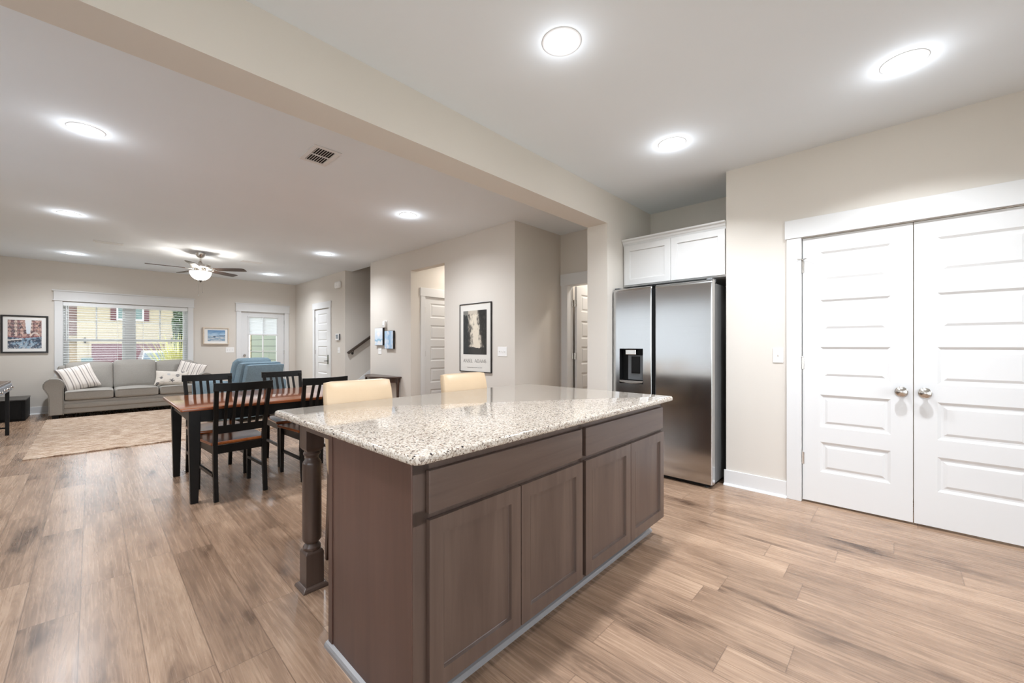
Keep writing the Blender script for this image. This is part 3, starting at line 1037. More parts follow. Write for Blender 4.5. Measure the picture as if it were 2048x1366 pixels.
# ------------------------------------------------------------------ pictures
def venice(u, v):
    n = fbm(u * 9, v * 9, 1.0)
    n2 = fbm(u * 22, v * 30, 4.0)
    wl = 0.36 + 0.10 * abs(u - 0.45)
    if v < wl:
        c = lerp((0.16, 0.22, 0.30), (0.55, 0.66, 0.74), sstep(-0.3, 0.5, n + 0.35 * math.cos((u - 0.55) * 6)))
        c = lerp(c, (0.78, 0.76, 0.76), sstep(0.35, 0.6, n2 + (0.25 - v)))
        if abs(v - (0.29 + 0.10 * u)) < 0.022 and u < 0.42:
            c = (0.86, 0.84, 0.82)
        elif 0 < (0.29 + 0.10 * u) - v < 0.06 and u < 0.40:
            c = (0.12, 0.10, 0.14)
        return c
    sky = abs(u - 0.60) < 0.05 + 0.10 * (v - 0.5)
    if sky and v > 0.52:
        return lerp((0.72, 0.80, 0.88), (0.92, 0.92, 0.92), v)
    k = math.floor(u * 11)
    base = [(0.70, 0.55, 0.50), (0.45, 0.30, 0.30), (0.82, 0.72, 0.66), (0.55, 0.38, 0.36), (0.78, 0.62, 0.56)][k % 5]
    c = lerp(base, (0.28, 0.20, 0.22), sstep(0.0, 0.6, n))
    wx, wz = (u * 22) % 1, (v * 7.5) % 1
    if 0.3 < wx < 0.75 and 0.3 < wz < 0.8 and v > 0.5:
        c = (0.20, 0.15, 0.17)
    if v < wl + 0.05:
        c = lerp(c, (0.42, 0.16, 0.17), 0.7)
    if u > 0.66 and abs(v - (0.55 - (u - 0.8) ** 2 * 6)) < 0.025:
        c = (0.80, 0.74, 0.70)
    return lerp(c, (0.9, 0.85, 0.84), max(0, min(0.6, n2)))


def beach(u, v):
    n = fbm(u * 4, v * 10, 2.0)
    if v > 0.48:
        c = lerp((0.66, 0.76, 0.84), (0.38, 0.54, 0.70), sstep(0.48, 1.0, v + n * 0.12))
        if u > 0.5 and v < 0.50 + 0.10 * (u - 0.5) + 0.02 * n:
            c = (0.16, 0.23, 0.32)
        return c
    c = lerp((0.52, 0.62, 0.70), (0.74, 0.76, 0.78), sstep(-0.3, 0.4, n))
    if abs(v - 0.40) < 0.06 and abs(u - 0.38) < 0.10 * (1 - abs(v - 0.40) / 0.06):
        c = (0.24, 0.30, 0.38)
    return c


def misty(u, v):
    """plain sepia and charcoal abstract of vertical mist"""
    n = fbm(u * 3 + 5, v * 3, 7.0)
    n2 = fbm(u * 14, v * 9, 3.0)
    d = abs(u - 0.52 + 0.10 * n - 0.12 * (0.5 - v)) - (0.10 + 0.10 * (1 - v))
    k = sstep(0.16, -0.04, d + 0.10 * n2)
    c = lerp((0.12, 0.12, 0.115), (0.84, 0.80, 0.73), k)
    c = lerp(c, (0.38, 0.36, 0.33), 0.35 * sstep(0.0, 0.5, n2) * (1 - k))
    if v > 0.90 + 0.05 * n2 and u < 0.6:
        c = lerp(c, (0.74, 0.70, 0.64), 0.9)
    if v < 0.17 + 0.06 * n:
        c = lerp(c, (0.13, 0.13, 0.13), 0.88)
    if u < 0.22:
        c = lerp(c, (0.10, 0.15, 0.18), 0.4)
    return c


def wash1(u, v):
    n = fbm(u * 3, v * 4, 11.0)
    c = lerp((0.80, 0.85, 0.90), (0.90, 0.91, 0.93), sstep(0.4, 1, v + 0.2 * n))
    b = abs(v - 0.30 - 0.12 * n)
    c = lerp(c, (0.53, 0.70, 0.80), sstep(0.14, 0.02, b) * 0.9)
    return lerp(c, (0.93, 0.90, 0.87), sstep(0.1, 0.5, n) * 0.6)


def wash2(u, v):
    n = fbm(u * 4 + 3, v * 4, 17.0)
    c = lerp((0.66, 0.78, 0.88), (0.84, 0.86, 0.90), sstep(-0.3, 0.4, n))
    return lerp(c, (0.50, 0.66, 0.80), sstep(0.25, 0.05, abs(u - 0.6 - 0.2 * n)) * 0.6)


def framed(name, label, loc, rotz, w, h, fw, depth, framemat, mount, mountmat, rect, fn, nx, ny, pmat='print'):
    o = thing(name, label, 'picture', loc, rotz)
    m = MB()
    frame_bars(m, -w / 2, -h / 2, w / 2, h / 2, fw, -depth, 0)
    m.build('frame', M[framemat], o, 0.002)
    MB().box(-w / 2 + fw * 0.5, -depth * 0.55, -h / 2 + fw * 0.5, w / 2 - fw * 0.5, -0.001, h / 2 - fw * 0.5).build(mount, M[mountmat], o)
    x0, z0, x1, z1 = rect
    print_mesh('print', x1 - x0, z1 - z0, nx, ny, fn, M[pmat], o, (x0, -depth * 0.55 - 0.0012, z0))
    return o


framed('framed_picture', 'black framed canal scene with white mat above the low black cabinet', (-0.795, YF, 1.413), 0, 0.535, 0.655, 0.026, 0.03, 'frameblack', 'mat_board', 'paper', (-0.19, -0.248, 0.188, 0.247), venice, 90, 90)
framed('framed_picture', 'small cream framed beach picture beside the entry door', (1.93, YF, 1.43), 0, 0.475, 0.375, 0.022, 0.045, 'framecream', 'mat_board', 'paper', (-0.155, -0.118, 0.165, 0.128), beach, 64, 44)
po = framed('framed_poster', 'tall black framed poster with large lettering on the hall wall', (3.57, 4.09, 1.322), RW, 0.64, 0.925, 0.011, 0.022, 'frameblack', 'poster_sheet', 'creampaper', (-0.245, -0.225, 0.228, 0.365), misty, 72, 90, 'poster')

GLY = {
    'A': [((0, 0), (0.5, 1), 0.05), ((0.5, 1), (1, 0), 0.13), ((0.2, 0.36), (0.8, 0.36), 0.05)],
    'N': [((0.08, 0), (0.08, 1), 0.05), ((0.08, 1), (0.92, 0), 0.13), ((0.92, 0), (0.92, 1), 0.05)],
    'S': [((0.9, 0.85), (0.5, 1), 0.06), ((0.5, 1), (0.15, 0.8), 0.08), ((0.15, 0.8), (0.3, 0.58), 0.1), ((0.3, 0.58), (0.75, 0.42), 0.13), ((0.75, 0.42), (0.9, 0.2), 0.1), ((0.9, 0.2), (0.5, 0), 0.07), ((0.5, 0), (0.1, 0.16), 0.06)],
    'E': [((0.1, 0), (0.1, 1), 0.13), ((0.1, 1), (0.9, 1), 0.05), ((0.1, 0.52), (0.7, 0.52), 0.05), ((0.1, 0), (0.95, 0), 0.05)],
    'L': [((0.1, 0), (0.1, 1), 0.13), ((0.1, 0), (0.95, 0), 0.05)],
    'D': [((0.1, 0), (0.1, 1), 0.13), ((0.1, 1), (0.55, 1), 0.05), ((0.55, 1), (0.95, 0.7), 0.1), ((0.95, 0.7), (0.95, 0.3), 0.13), ((0.95, 0.3), (0.55, 0), 0.1), ((0.55, 0), (0.1, 0), 0.05)],
    'M': [((0.06, 0), (0.06, 1), 0.05), ((0.06, 1), (0.5, 0.1), 0.11), ((0.5, 0.1), (0.94, 1), 0.05), ((0.94, 1), (0.94, 0), 0.12)],
}


def letters(mb, text, x, z, cw, ch, gap, y):
    for c in text:
        if c == ' ':
            x += cw * 0.7
            continue
        k = 0.62 if c in 'SEL' else 1.0
        for (a, b, t) in GLY[c]:
            p = Vector((x + a[0] * cw * k, z + a[1] * ch))
            q = Vector((x + b[0] * cw * k, z + b[1] * ch))
            d = (q - p)
            nrm = Vector((-d.y, d.x)).normalized() * t * ch * 0.5
            mb.quad(*[(s.x, y, s.y) for s in (p - nrm, q - nrm, q + nrm, p + nrm)])
        x += cw * k + gap
    return x


tw = letters(MB(), 'ANSEL ADAMS', 0, 0, 0.042, 0.046, 0.009, 0)
lx = -0.008 - tw / 2
for word in ('ANSEL', 'ADAMS'):
    m = MB()
    lx = letters(m, word, lx, -0.335, 0.042, 0.046, 0.009, -0.0138) + 0.042 * 0.7
    m.build('lettering', M['ink'], po)
m = MB()
x = -0.16
rr = random.Random(3)
while x < 0.14:
    l_ = rr.uniform(0.006, 0.02)
    m.quad((x, -0.0138, -0.402), (x + l_, -0.0138, -0.402), (x + l_, -0.0138, -0.397), (x, -0.0138, -0.397))
    x += l_ + 0.004
m.build('fine_print', M['ink'], po)

for (y, z, fn, lab) in ((6.66, 1.375, wash1, 'small pale blue abstract canvas hung higher, on the stairwell side of its pair'), (6.31, 1.315, wash2, 'small pale blue abstract canvas hung lower, on the hall opening side of its pair')):
    o = thing('small_canvas', lab, 'picture', (3.57, y, z), RW, 'pair of small abstract canvases')
    MB().box(-0.143, -0.038, -0.155, 0.143, 0, 0.155).build('canvas_block', M['frameblack'], o, 0.002)
    print_mesh('print', 0.278, 0.302, 36, 40, fn, M['canvas'], o, (-0.139, -0.0386, -0.151))

# ------------------------------------------------------------------ stairs and handrail
st = MB()
for i in range(12):
    st.box(3.63 + 0.255 * i, 7.04, 0, 3.63 + 0.255 * 12.5, 8.112, 0.184 * (i + 1))
struct('trim_stairs', st, M['trim'], 'white stair flight rising behind the wall', 'stairs')
sk = MB().prism([(3.60, 0.0), (3.60, 0.34), (6.6, 2.53), (6.6, 2.0), (3.9, 0.0)], 8.092, 8.112, 'y')
struct('trim_skirt', sk, M['trim'], 'white sloping skirt board beside the stairs', 'trim')
hr = thing('handrail', 'dark brown wooden handrail rising along the stairwell wall', 'handrail', (3.60, 8.05, 1.06))
prof = [(-0.022, -0.022), (0.022, -0.022), (0.028, 0.0), (0.022, 0.022), (0.0, 0.03), (-0.022, 0.022), (-0.028, 0.0)]
d_ = Vector((1, 0, 0.70)).normalized()
up = Vector((-d_.z, 0, d_.x))
MB().loft([[Vector((x_, 0, z_)) + Vector((0, a, 0)) + up * b for a, b in prof] for (x_, z_) in ((0, 0), (2.2, 1.54))]).build('rail', M['rail'], hr, smooth=True)
for x_ in (0.12, 1.2):
    MB().tube([(x_, 0.055, x_ * 0.7 - 0.09), (x_, 0.02, x_ * 0.7 - 0.08), (x_, 0.0, x_ * 0.7 - 0.02)], 0.008, 8).lathe([(0.0, 0.06), (0.026, 0.06), (0.024, 0.05), (0.0, 0.048)], (x_, 0, x_ * 0.7 - 0.09), 'y', 16, False).build('bracket', M['darknickel'], hr, smooth=True)

# ------------------------------------------------------------------ kitchen: island
IY = math.radians(0.8)
IO = Vector((0.655, 1.02, 0))


def shaker(name, w, h, mat, parent, x, y, z, fr=0.055, t=0.02, dep=0.011):
    return panel_leaf(MB(), w, h, t, [(fr, fr, w - fr, h - fr)], dep, 0.004, 0, None).build(name, M[mat], parent, 0.0015, loc=(x, y, z))


CB = MB()
# rounded slab
def rslab(mb, x0, y0, x1, y1, z0, z1, r, e):
    def ring(ins, z):
        pts = []
        for (cx_, cy_, a0) in ((x1 - r, y1 - r, 0), (x0 + r, y1 - r, 90), (x0 + r, y0 + r, 180), (x1 - r, y0 + r, 270)):
            for k in range(7):
                a = math.radians(a0 + 15 * k)
                pts.append((cx_ + (r - ins) * math.cos(a), cy_ + (r - ins) * math.sin(a), z))
        return pts
    rings = []
    for k in range(5):
        a = PI / 2 * k / 4
        rings.append(ring(e * (1 - math.sin(a)), z0 + e * (1 - math.cos(a))))
    for k in range(5):
        a = PI / 2 * k / 4
        rings.append(ring(e * (1 - math.cos(a)), z1 - e + e * math.sin(a)))
    return mb.loft(rings)


ct = thing('granite_countertop', 'speckled beige granite worktop on the kitchen island', 'countertop', (IO.x, IO.y, 0), IY)
rslab(CB, 0, 0, 1.965, 1.27, 0.858, 0.888, 0.035, 0.011).build('slab', M['granite'], ct, smooth=True, angle=40)

FY = 0.057   # face frame front
BY = 0.645


def cab_unit(label, x0, x1, side, dw, drawer, doors):
    o = thing('base_cabinet', label, 'cabinet', (IO.x, IO.y, 0), IY, 'island base cabinets')
    m = MB().box(x0, FY + 0.02, 0.105, x1, BY, 0.8575).box(x0, FY + 0.078, 0, x1, BY, 0.105)
    m.build('carcass', M['island'], o)
    f = MB()
    f.box(x0, FY, 0.105, x0 + (drawer[0] - x0) + 0.012, FY + 0.02, 0.8575).box(drawer[1] - 0.012, FY, 0.105, x1, FY + 0.02, 0.8575)
    f.box(x0, FY, 0.815, x1, FY + 0.02, 0.8575).box(x0, FY, 0.655, x1, FY + 0.02, 0.70).box(x0, FY, 0.105, x1, FY + 0.02, 0.14)
    f.build('face_frame', M['island'], o, 0.001)
    MB().box(0, 0, 0, drawer[1] - drawer[0], 0.02, 0.135).build('drawer', M['islandh'], o, 0.003, loc=(drawer[0], FY - 0.02, 0.689))
    for a, b in doors:
        shaker('door', b - a, 0.548, 'island', o, a, FY - 0.02, 0.12)
    pr = [(0, 0), (-0.02, 0), (-0.018, 0.010), (-0.012, 0.017), (0, 0.021)]
    MB().prism([(FY + 0.078 + a, b) for a, b in pr], x0 + (0.0 if side else 0), x1, 'x').build('shoe_moulding', M['shoe'], o)
    if side:
        MB().box(x0 - 0.006, FY - 0.0, 0.0, x0, BY, 0.8575).box(x0 - 0.010, BY - 0.03, 0.0, x0, BY + 0.004, 0.8575).build('end_panel', M['islandside'], o, 0.001)
        MB().prism([(x0 - 0.006 + a, b) for a, b in pr], FY + 0.0, BY + 0.01, 'y').build('shoe_moulding', M['shoe'], o)
    return o


cab_unit('greybrown island cabinet with wide drawer and bare end panel, nearer the turned post', 0.03, 0.958, True, 0.0, (0.077, 0.943), ((0.079, 0.508), (0.512, 0.945)))
cab_unit('greybrown island cabinet at the refrigerator end of the island', 0.9585, 1.888, False, 0.0, (0.973, 1.872), ((0.973, 1.431), (1.435, 1.885)))

tp = thing('turned_post', 'greybrown turned wooden post holding the corner of the granite worktop', 'post', (0.775, 2.147, 0), IY)
MB().box(-0.062, -0.062, 0, 0.062, 0.062, 0.008).loft([[(-a, -a, z), (a, -a, z), (a, a, z), (-a, a, z)] for a, z in ((0.062, 0.008), (0.056, 0.016), (0.047, 0.022))]).build('base_cap', M['island'], tp, 0.002)
MB().loft([[(-a, -a, z), (a, -a, z), (a, a, z), (-a, a, z)] for a, z in ((0.043, 0.0), (0.043, 0.178), (0.036, 0.19))]).build('plinth', M['island'], tp, 0.002)
MB().lathe([(0.034, 0.186), (0.041, 0.192), (0.042, 0.204), (0.036, 0.214), (0.031, 0.222), (0.037, 0.230), (0.043, 0.238), (0.0445, 0.250), (0.0445, 0.45), (0.0435, 0.610), (0.044, 0.622), (0.041, 0.632), (0.034, 0.640), (0.030, 0.652), (0.033, 0.662), (0.040, 0.668), (0.040, 0.676), (0.034, 0.684), (0.036, 0.69)], seg=32).build('shaft', M['island'], tp, smooth=True, angle=30)
MB().loft([[(-a, -a, z), (a, -a, z), (a, a, z), (-a, a, z)] for a, z in ((0.034, 0.688), (0.043, 0.702), (0.043, 0.8575))]).build('capital', M['island'], tp, 0.002)
MB().box(-0.0435, -0.478, 0.795, -0.02, -0.04, 0.8575).box(0.04, 0.0, 0.80, 1.62, 0.02, 0.8575).build('apron', M['island'], tp, 0.001)

# unseen low sideboard added to darken the lower refrigerator reflection
o = thing('sideboard', 'unseen dark low sideboard added for the lower reflection in the refrigerator doors', 'sideboard', (-1.02, 5.9, 0), PI / 2)
MB().box(-3.55, 0.02, 0.08, 0, 0.40, 0.58).box(-3.5, 0.06, 0, -0.05, 0.38, 0.08).build('carcass', M['black'], o)
for i in range(4):
    shaker('door', 0.86, 0.46, 'frameblack', o, -3.53 + 0.88 * i, 0.0, 0.10)
MB().box(-3.57, -0.02, 0.58, 0.02, 0.41, 0.605).build('top', M['walnut'], o, 0.004)

# ------------------------------------------------------------------ refrigerator and wall cabinet
fx, fy = 3.62, 2.062
fr = thing('refrigerator', 'stainless side-by-side refrigerator with a black water dispenser', 'refrigerator', (fx, fy, 0), RW)
FW = 0.932
MB().box(0.008, 0.075, 0.03, FW - 0.008, 0.84, 1.755).build('body', M['steelside'], fr, 0.004)
MB().box(0.02, 0.02, 0.012, FW - 0.02, 0.8, 0.06).build('kick_grille', M['black'], fr)
MB().box(0.396, 0.03, 0.04, 0.44, 0.08, 1.75).build('handle_recess', M['black'], fr)


def door_shell(w, h, z0, hole=None, t=0.068, r=0.008, lip=0.028):
    """door skin with rounded long edges, a scooped top edge and an optional opening"""
    m = MB()
    zs = [z0, z0 + 0.004, z0 + 0.008] + ([hole[1], hole[3]] if hole else []) + [z0 + h - lip - 0.004, z0 + h - lip, z0 + h - lip * 0.55, z0 + h - lip * 0.2, z0 + h]
    off = {z0 + h - lip: 0.0, z0 + h - lip * 0.55: 0.004, z0 + h - lip * 0.2: 0.012, z0 + h: 0.022}
    xs = [0, r * 0.3, r, r + 0.003] + ([hole[0], hole[2]] if hole else [w * 0.5]) + [w - r - 0.003, w - r, w - r * 0.3, w]
    yo = {0: r, r * 0.3: r * 0.3, r: 0, w - r: 0, w - r * 0.3: r * 0.3, w: r}
    g = {}
    for i, x in enumerate(xs):
        for j, z in enumerate(zs):
            scoop = off.get(z, 0.0) * (1 if 0 < i < len(xs) - 1 else 0.4)
            g[i, j] = m.bm.verts.new((x, yo.get(x, 0.0) + scoop, z))
    for i in range(len(xs) - 1):
        for j in range(len(zs) - 1):
            if hole and xs[i] == hole[0] and zs[j] == hole[1]:
                continue
            f = m.bm.faces.new((g[i, j], g[i + 1, j], g[i + 1, j + 1], g[i, j + 1]))
            f.smooth = True
    nI, nJ = len(xs) - 1, len(zs) - 1
    bk = {}
    def back(i, j):
        if (i, j) not in bk:
            bk[i, j] = m.bm.verts.new((xs[i], t, zs[j]))
        return bk[i, j]
    for j in range(nJ):
        m.bm.faces.new((g[0, j], g[0, j + 1], back(0, j + 1), back(0, j)))
        m.bm.faces.new((g[nI, j + 1], g[nI, j], back(nI, j), back(nI, j + 1)))
    for i in range(nI):
        m.bm.faces.new((g[i + 1, 0], g[i, 0], back(i, 0), back(i + 1, 0)))
        m.bm.faces.new((g[i, nJ], g[i + 1, nJ], back(i + 1, nJ), back(i, nJ)))
    return m


DH = (0.072, 0.848, 0.316, 1.187)
ld = door_shell(0.400, 1.742, 0.035, DH).build('freezer_door', M['steel'], fr)
dz = MB()
a, b, c, e_ = DH
dz.quad((a, 0.0, b), (a, 0.0, e_), (a + 0.004, 0.062, e_), (a + 0.004, 0.062, b)).quad((c, 0, b), (c, 0, e_), (c - 0.004, 0.062, e_), (c - 0.004, 0.062, b))
dz.quad((a, 0, e_), (c, 0, e_), (c - 0.004, 0.062, e_), (a + 0.004, 0.062, e_)).quad((a + 0.004, 0.062, b), (c - 0.004, 0.062, b), (c - 0.004, 0.062, e_), (a + 0.004, 0.062, e_)).quad((a, 0, b + 0.03), (c, 0, b + 0.03), (c, 0.062, b + 0.03), (a, 0.062, b + 0.03))
dp = dz.build('water_dispenser', M['black'], ld)
MB().box(a + 0.075, 0.03, b + 0.035, c - 0.004, 0.0615, e_ - 0.065).build('dispenser_back', M['greyplastic'], dp, 0.003)
MB().box(a + 0.115, 0.018, b + 0.10, c - 0.04, 0.03, e_ - 0.075).build('paddle', M['black'], dp, 0.006)
MB().box(a + 0.06, 0.004, e_ - 0.06, c - 0.075, 0.06, e_ - 0.01).build('spout', M['nickel'], dp, 0.006)
MB().prism([(a, 0.03), (c, 0.03), (c - 0.004, 0.012), ((a + c) / 2, 0.0), (a + 0.004, 0.012)], -0.004, 0.06, 'y').build('drip_tray', M['nickel'], dp, 0.002, loc=(0, 0, b))
MB().box(0.388, 0.010, 0.30, 0.397, 0.06, 1.52).build('handle_edge', M['nickel'], ld, 0.002)
rd = door_shell(0.497, 1.742, 0.035).build('fridge_door', M['steel'], fr, loc=(0.435, 0, 0))
MB().box(0.0, 0.010, 0.30, 0.006, 0.06, 1.52).build('handle_edge', M['nickel'], rd, 0.002)
for xx in (0.03, FW - 0.03):
    MB().box(xx - 0.025, 0.02, 1.757, xx + 0.025, 0.12, 1.79).build('hinge_cover', M['greyplastic'], fr, 0.006)
for xx in (0.06, FW - 0.06):
    MB().lathe([(0.0, 0.0), (0.018, 0.0), (0.02, 0.006), (0.008, 0.012), (0.008, 0.03), (0, 0.03)], (xx, 0.05, 0), seg=16, caps=False).build('foot', M['greyplastic'], fr, smooth=True)
for xx in (0.06, FW - 0.06):
    MB().lathe([(0.0, 0.0), (0.018, 0.0), (0.02, 0.006), (0.008, 0.012), (0.008, 0.03), (0, 0.03)], (xx, 0.78, 0), seg=16, caps=False).build('foot', M['greyplastic'], fr, smooth=True)

wc = thing('wall_cabinet', 'white two-door cabinet with crown moulding above the refrigerator', 'cabinet', (3.85, 2.075, 1.825), RW)
MB().box(0.003, 0.022, 0, 0.984, 0.645, 0.44).build('carcass', M['whitecab'], wc, 0.001)
MB().box(0.003, 0.002, 0, 0.025, 0.022, 0.44).box(0.025, 0.002, 0, 0.984, 0.022, 0.02).box(0.025, 0.002, 0.42, 0.984, 0.022, 0.44).build('face_frame', M['whitecab'], wc)
shaker('door', 0.482, 0.405, 'whitecab', wc, 0.022, -0.018, 0.014, 0.058)
shaker('door', 0.475, 0.405, 'whitecab', wc, 0.507, -0.018, 0.014, 0.058)
pr = [(0.03, 0.425), (0.0, 0.425), (-0.006, 0.44), (-0.012, 0.446), (-0.018, 0.462), (-0.034, 0.472), (-0.038, 0.486), (0.03, 0.486)]
MB().prism(pr, 0.001, 0.986, 'x').build('crown_moulding', M['whitecab'], wc)

# ------------------------------------------------------------------ bar stools
def stool(loc, rotz, label):
    o = thing('bar_stool', label, 'stool', loc, rotz, 'cream leather bar stools')
    # local: faces -y (towards the island), back at +y
    def rake(p, q):
        return Vector((p.x * (1 - 0.03 * q.z), p.y + 0.05 * q.z, p.z))
    MB().soft((0, 0.0, 0.745), (0.215, 0.032, 0.26), 0.022, (0, 0.008, 0.0), 8, rake).build('backrest', M['cream'], o, smooth=True)
    MB().soft((0, -0.215, 0.60), (0.205, 0.215, 0.055), 0.03, (0, 0, 0.015), 8).build('seat', M['cream'], o, smooth=True)
    MB().box(-0.195, -0.42, 0.50, 0.195, -0.02, 0.56).build('seat_skirt', M['cream'], o, 0.01)
    for sx in (-1, 1):
        MB().sweep([(sx * 0.185, -0.40, 0.52), (sx * 0.190, -0.41, 0.0)], [(0.04, 0.04), (0.028, 0.028)]).build('leg', M['walnutv'], o, 0.002)
        MB().sweep([(sx * 0.190, -0.035, 0.52), (sx * 0.197, -0.03, 0.3), (sx * 0.203, 0.0, 0.0)], [(0.045, 0.04), (0.038, 0.036), (0.028, 0.028)]).build('leg', M['walnutv'], o, 0.002)
    MB().box(-0.18, -0.415, 0.20, 0.18, -0.395, 0.225).build('foot_rest', M['walnut'], o, 0.002)
    return o


s1 = stool((1.138, 2.352, 0), 0.0, 'cream leather bar stool closest to the dining table')
dup(s1, (1.985, 2.372, 0), 0.0, 'cream leather bar stool in front of the poster wall', 'cream leather bar stools')

# ------------------------------------------------------------------ dining table and chairs
tb = thing('dining_table', 'dining table with glossy cherry top and black tapered legs', 'table', (0.46, 3.858, 0))
TL, TD = 1.60, 1.07
rslab(MB(), 0, 0, TL, TD, 0.717, 0.742, 0.012, 0.007).build('tabletop', M['cherry'], tb, smooth=True, angle=40)
m = MB()
ix0, iy0, ix1, iy1 = 0.065, 0.045, TL - 0.065, TD - 0.05
m.box(ix0, iy0, 0.625, ix1, iy0 + 0.022, 0.7165).box(ix0, iy1 - 0.022, 0.625, ix1, iy1, 0.7165).box(ix0, iy0, 0.625, ix0 + 0.022, iy1, 0.7165).box(ix1 - 0.022, iy0, 0.625, ix1, iy1, 0.7165)
m.build('apron', M['blackpaint'], tb, 0.002)
for lx in (ix0 + 0.025, ix1 - 0.025):
    for ly in (iy0 + 0.025, iy1 - 0.025):
        MB().loft([[(lx + a * sx, ly + a * sy, z) for sx, sy in ((-1, -1), (1, -1), (1, 1), (-1, 1))] for a, z in ((0.024, 0), (0.036, 0.60), (0.036, 0.7165))]).build('leg', M['blackpaint'], tb, 0.002)


def chair(loc, rotz, label):
    o = thing('dining_chair', label, 'chair', loc, rotz, 'black slat-back dining chairs')
    # faces +y, rear legs at y = 0
    for sx in (-1, 1):
        x = sx * 0.172
        MB().sweep([(x, -0.025, 0), (x, 0.0, 0.22), (x, 0.008, 0.44), (x, -0.008, 0.56), (x + sx * 0.006, -0.045, 0.75), (x + sx * 0.012, -0.085, 0.90)],
                   [(0.03, 0.032), (0.03, 0.036), (0.03, 0.038), (0.03, 0.034), (0.03, 0.028), (0.03, 0.022)]).build('leg', M['blackpaint'], o, 0.002)
        MB().sweep([(sx * 0.188, 0.425, 0), (sx * 0.188, 0.422, 0.43)], [(0.028, 0.028), (0.036, 0.036)]).build('leg', M['blackpaint'], o, 0.002)
        MB().box(sx * 0.181 - 0.009, 0.01, 0.19, sx * 0.181 + 0.009, 0.42, 0.215).build('stretcher', M['blackpaint'], o, 0.001)
    # curved top rail
    rings = []
    for k in range(9):
        t = -1 + k / 4
        x = t * 0.205
        y = -0.088 - 0.022 * (1 - t * t)
        rings.append([(x, y - 0.011, 0.862 + 0.003 * t * t), (x, y + 0.011, 0.862 + 0.003 * t * t), (x, y + 0.006 - 0.004, 0.925 + 0.004 * t * t), (x, y - 0.016, 0.925 + 0.004 * t * t)])
    MB().loft(rings).build('top_rail', M['blackpaint'], o, 0.004)
    MB().box(-0.160, -0.020, 0.525, 0.160, 0.0, 0.585).build('lower_rail', M['blackpaint'], o, 0.002)
    for k in range(5):
        x = -0.112 + 0.056 * k
        yt = -0.088 - 0.022 * (1 - (x / 0.205) ** 2)
        MB().sweep([(x, -0.012, 0.575), (x, -0.045, 0.73), (x, yt, 0.875)], (0.022, 0.012)).build('slat', M['blackpaint'], o, 0.001)
    MB().box(-0.175, 0.0, 0.365, 0.175, 0.02, 0.43).box(-0.19, 0.405, 0.365, 0.19, 0.425, 0.43).box(-0.185, 0.01, 0.365, -0.165, 0.42, 0.43).box(0.165, 0.01, 0.365, 0.185, 0.42, 0.43).build('seat_apron', M['blackpaint'], o, 0.001)
    # seat: rear edge narrower, bowed front
    pts = [(-0.195, 0.015), (0.195, 0.015)]
    for k in range(9):
        t = 1 - k / 4
        pts.append((0.222 * t, 0.44 + 0.028 * (1 - t * t)))
    rings = []
    cxs, cys = 0.0, 0.23
    for sc_, z in ((0.965, 0.430), (1.0, 0.437), (1.0, 0.449), (0.985, 0.456), (0.80, 0.453), (0.4, 0.449)):
        rings.append([(cxs + (a - cxs) * sc_, cys + (b - cys) * sc_, z) for a, b in pts])
    MB().loft(rings).build('seat', M['cherryseat'], o, smooth=True, angle=30)
    return o


c1 = chair((0.842, 3.862, 0), math.radians(4), 'black slat-back dining chair with its whole back in view, nearest the turned post')
G = 'black slat-back dining chairs'
dup(c1, (1.480, 3.87, 0), math.radians(3), 'black slat-back dining chair partly hidden behind the cream stool', G)
dup(c1, (0.815, 4.922, 0), math.radians(182), 'black slat-back dining chair across the table in front of the grey sofa', G)
dup(c1, (1.492, 4.922, 0), math.radians(181), 'black slat-back dining chair across the table in front of the blue recliner', G)

# ------------------------------------------------------------------ console table
cn = thing('console_table', 'dark bow-front console table below the small canvases', 'table', (3.57, 6.45, 0), RW)
def bow(s, z, d0=0.33):
    pts = [(0.50 * s, -0.004), (0.50 * s, -0.10)]
    for k in range(13):
        t = 1 - k / 6
        pts.append((0.50 * s * t, -0.10 - (d0 - 0.10) * s * (1 - abs(t) ** 2.2)))
    pts += [(-0.50 * s, -0.10), (-0.50 * s, -0.004)]
    out = []
    for p in pts:
        if not out or (abs(p[0] - out[-1][0]) + abs(p[1] - out[-1][1])) > 1e-5:
            out.append(p)
    return [(a, b, z) for a, b in out]
MB().loft([bow(0.985, 0.675), bow(1.0, 0.681), bow(1.0, 0.692), bow(0.985, 0.698)]).build('tabletop', M['walnut'], cn, smooth=True, angle=30)
MB().loft([bow(0.90, 0.60, 0.30), bow(0.90, 0.675, 0.30)]).build('apron', M['walnut'], cn)
for (x, y) in ((-0.43, -0.035), (0.43, -0.035), (-0.33, -0.20), (0.33, -0.20)):
    MB().sweep([(x, y, 0.675), (x * 1.02, y - 0.008, 0.58), (x * 0.99, y, 0.35), (x * 0.97, y, 0.08), (x * 1.0, y - 0.006, 0.0)], [(0.045, 0.045), (0.042, 0.042), (0.03, 0.03), (0.022, 0.022), (0.032, 0.032)]).build('leg', M['walnutv'], cn, 0.003)

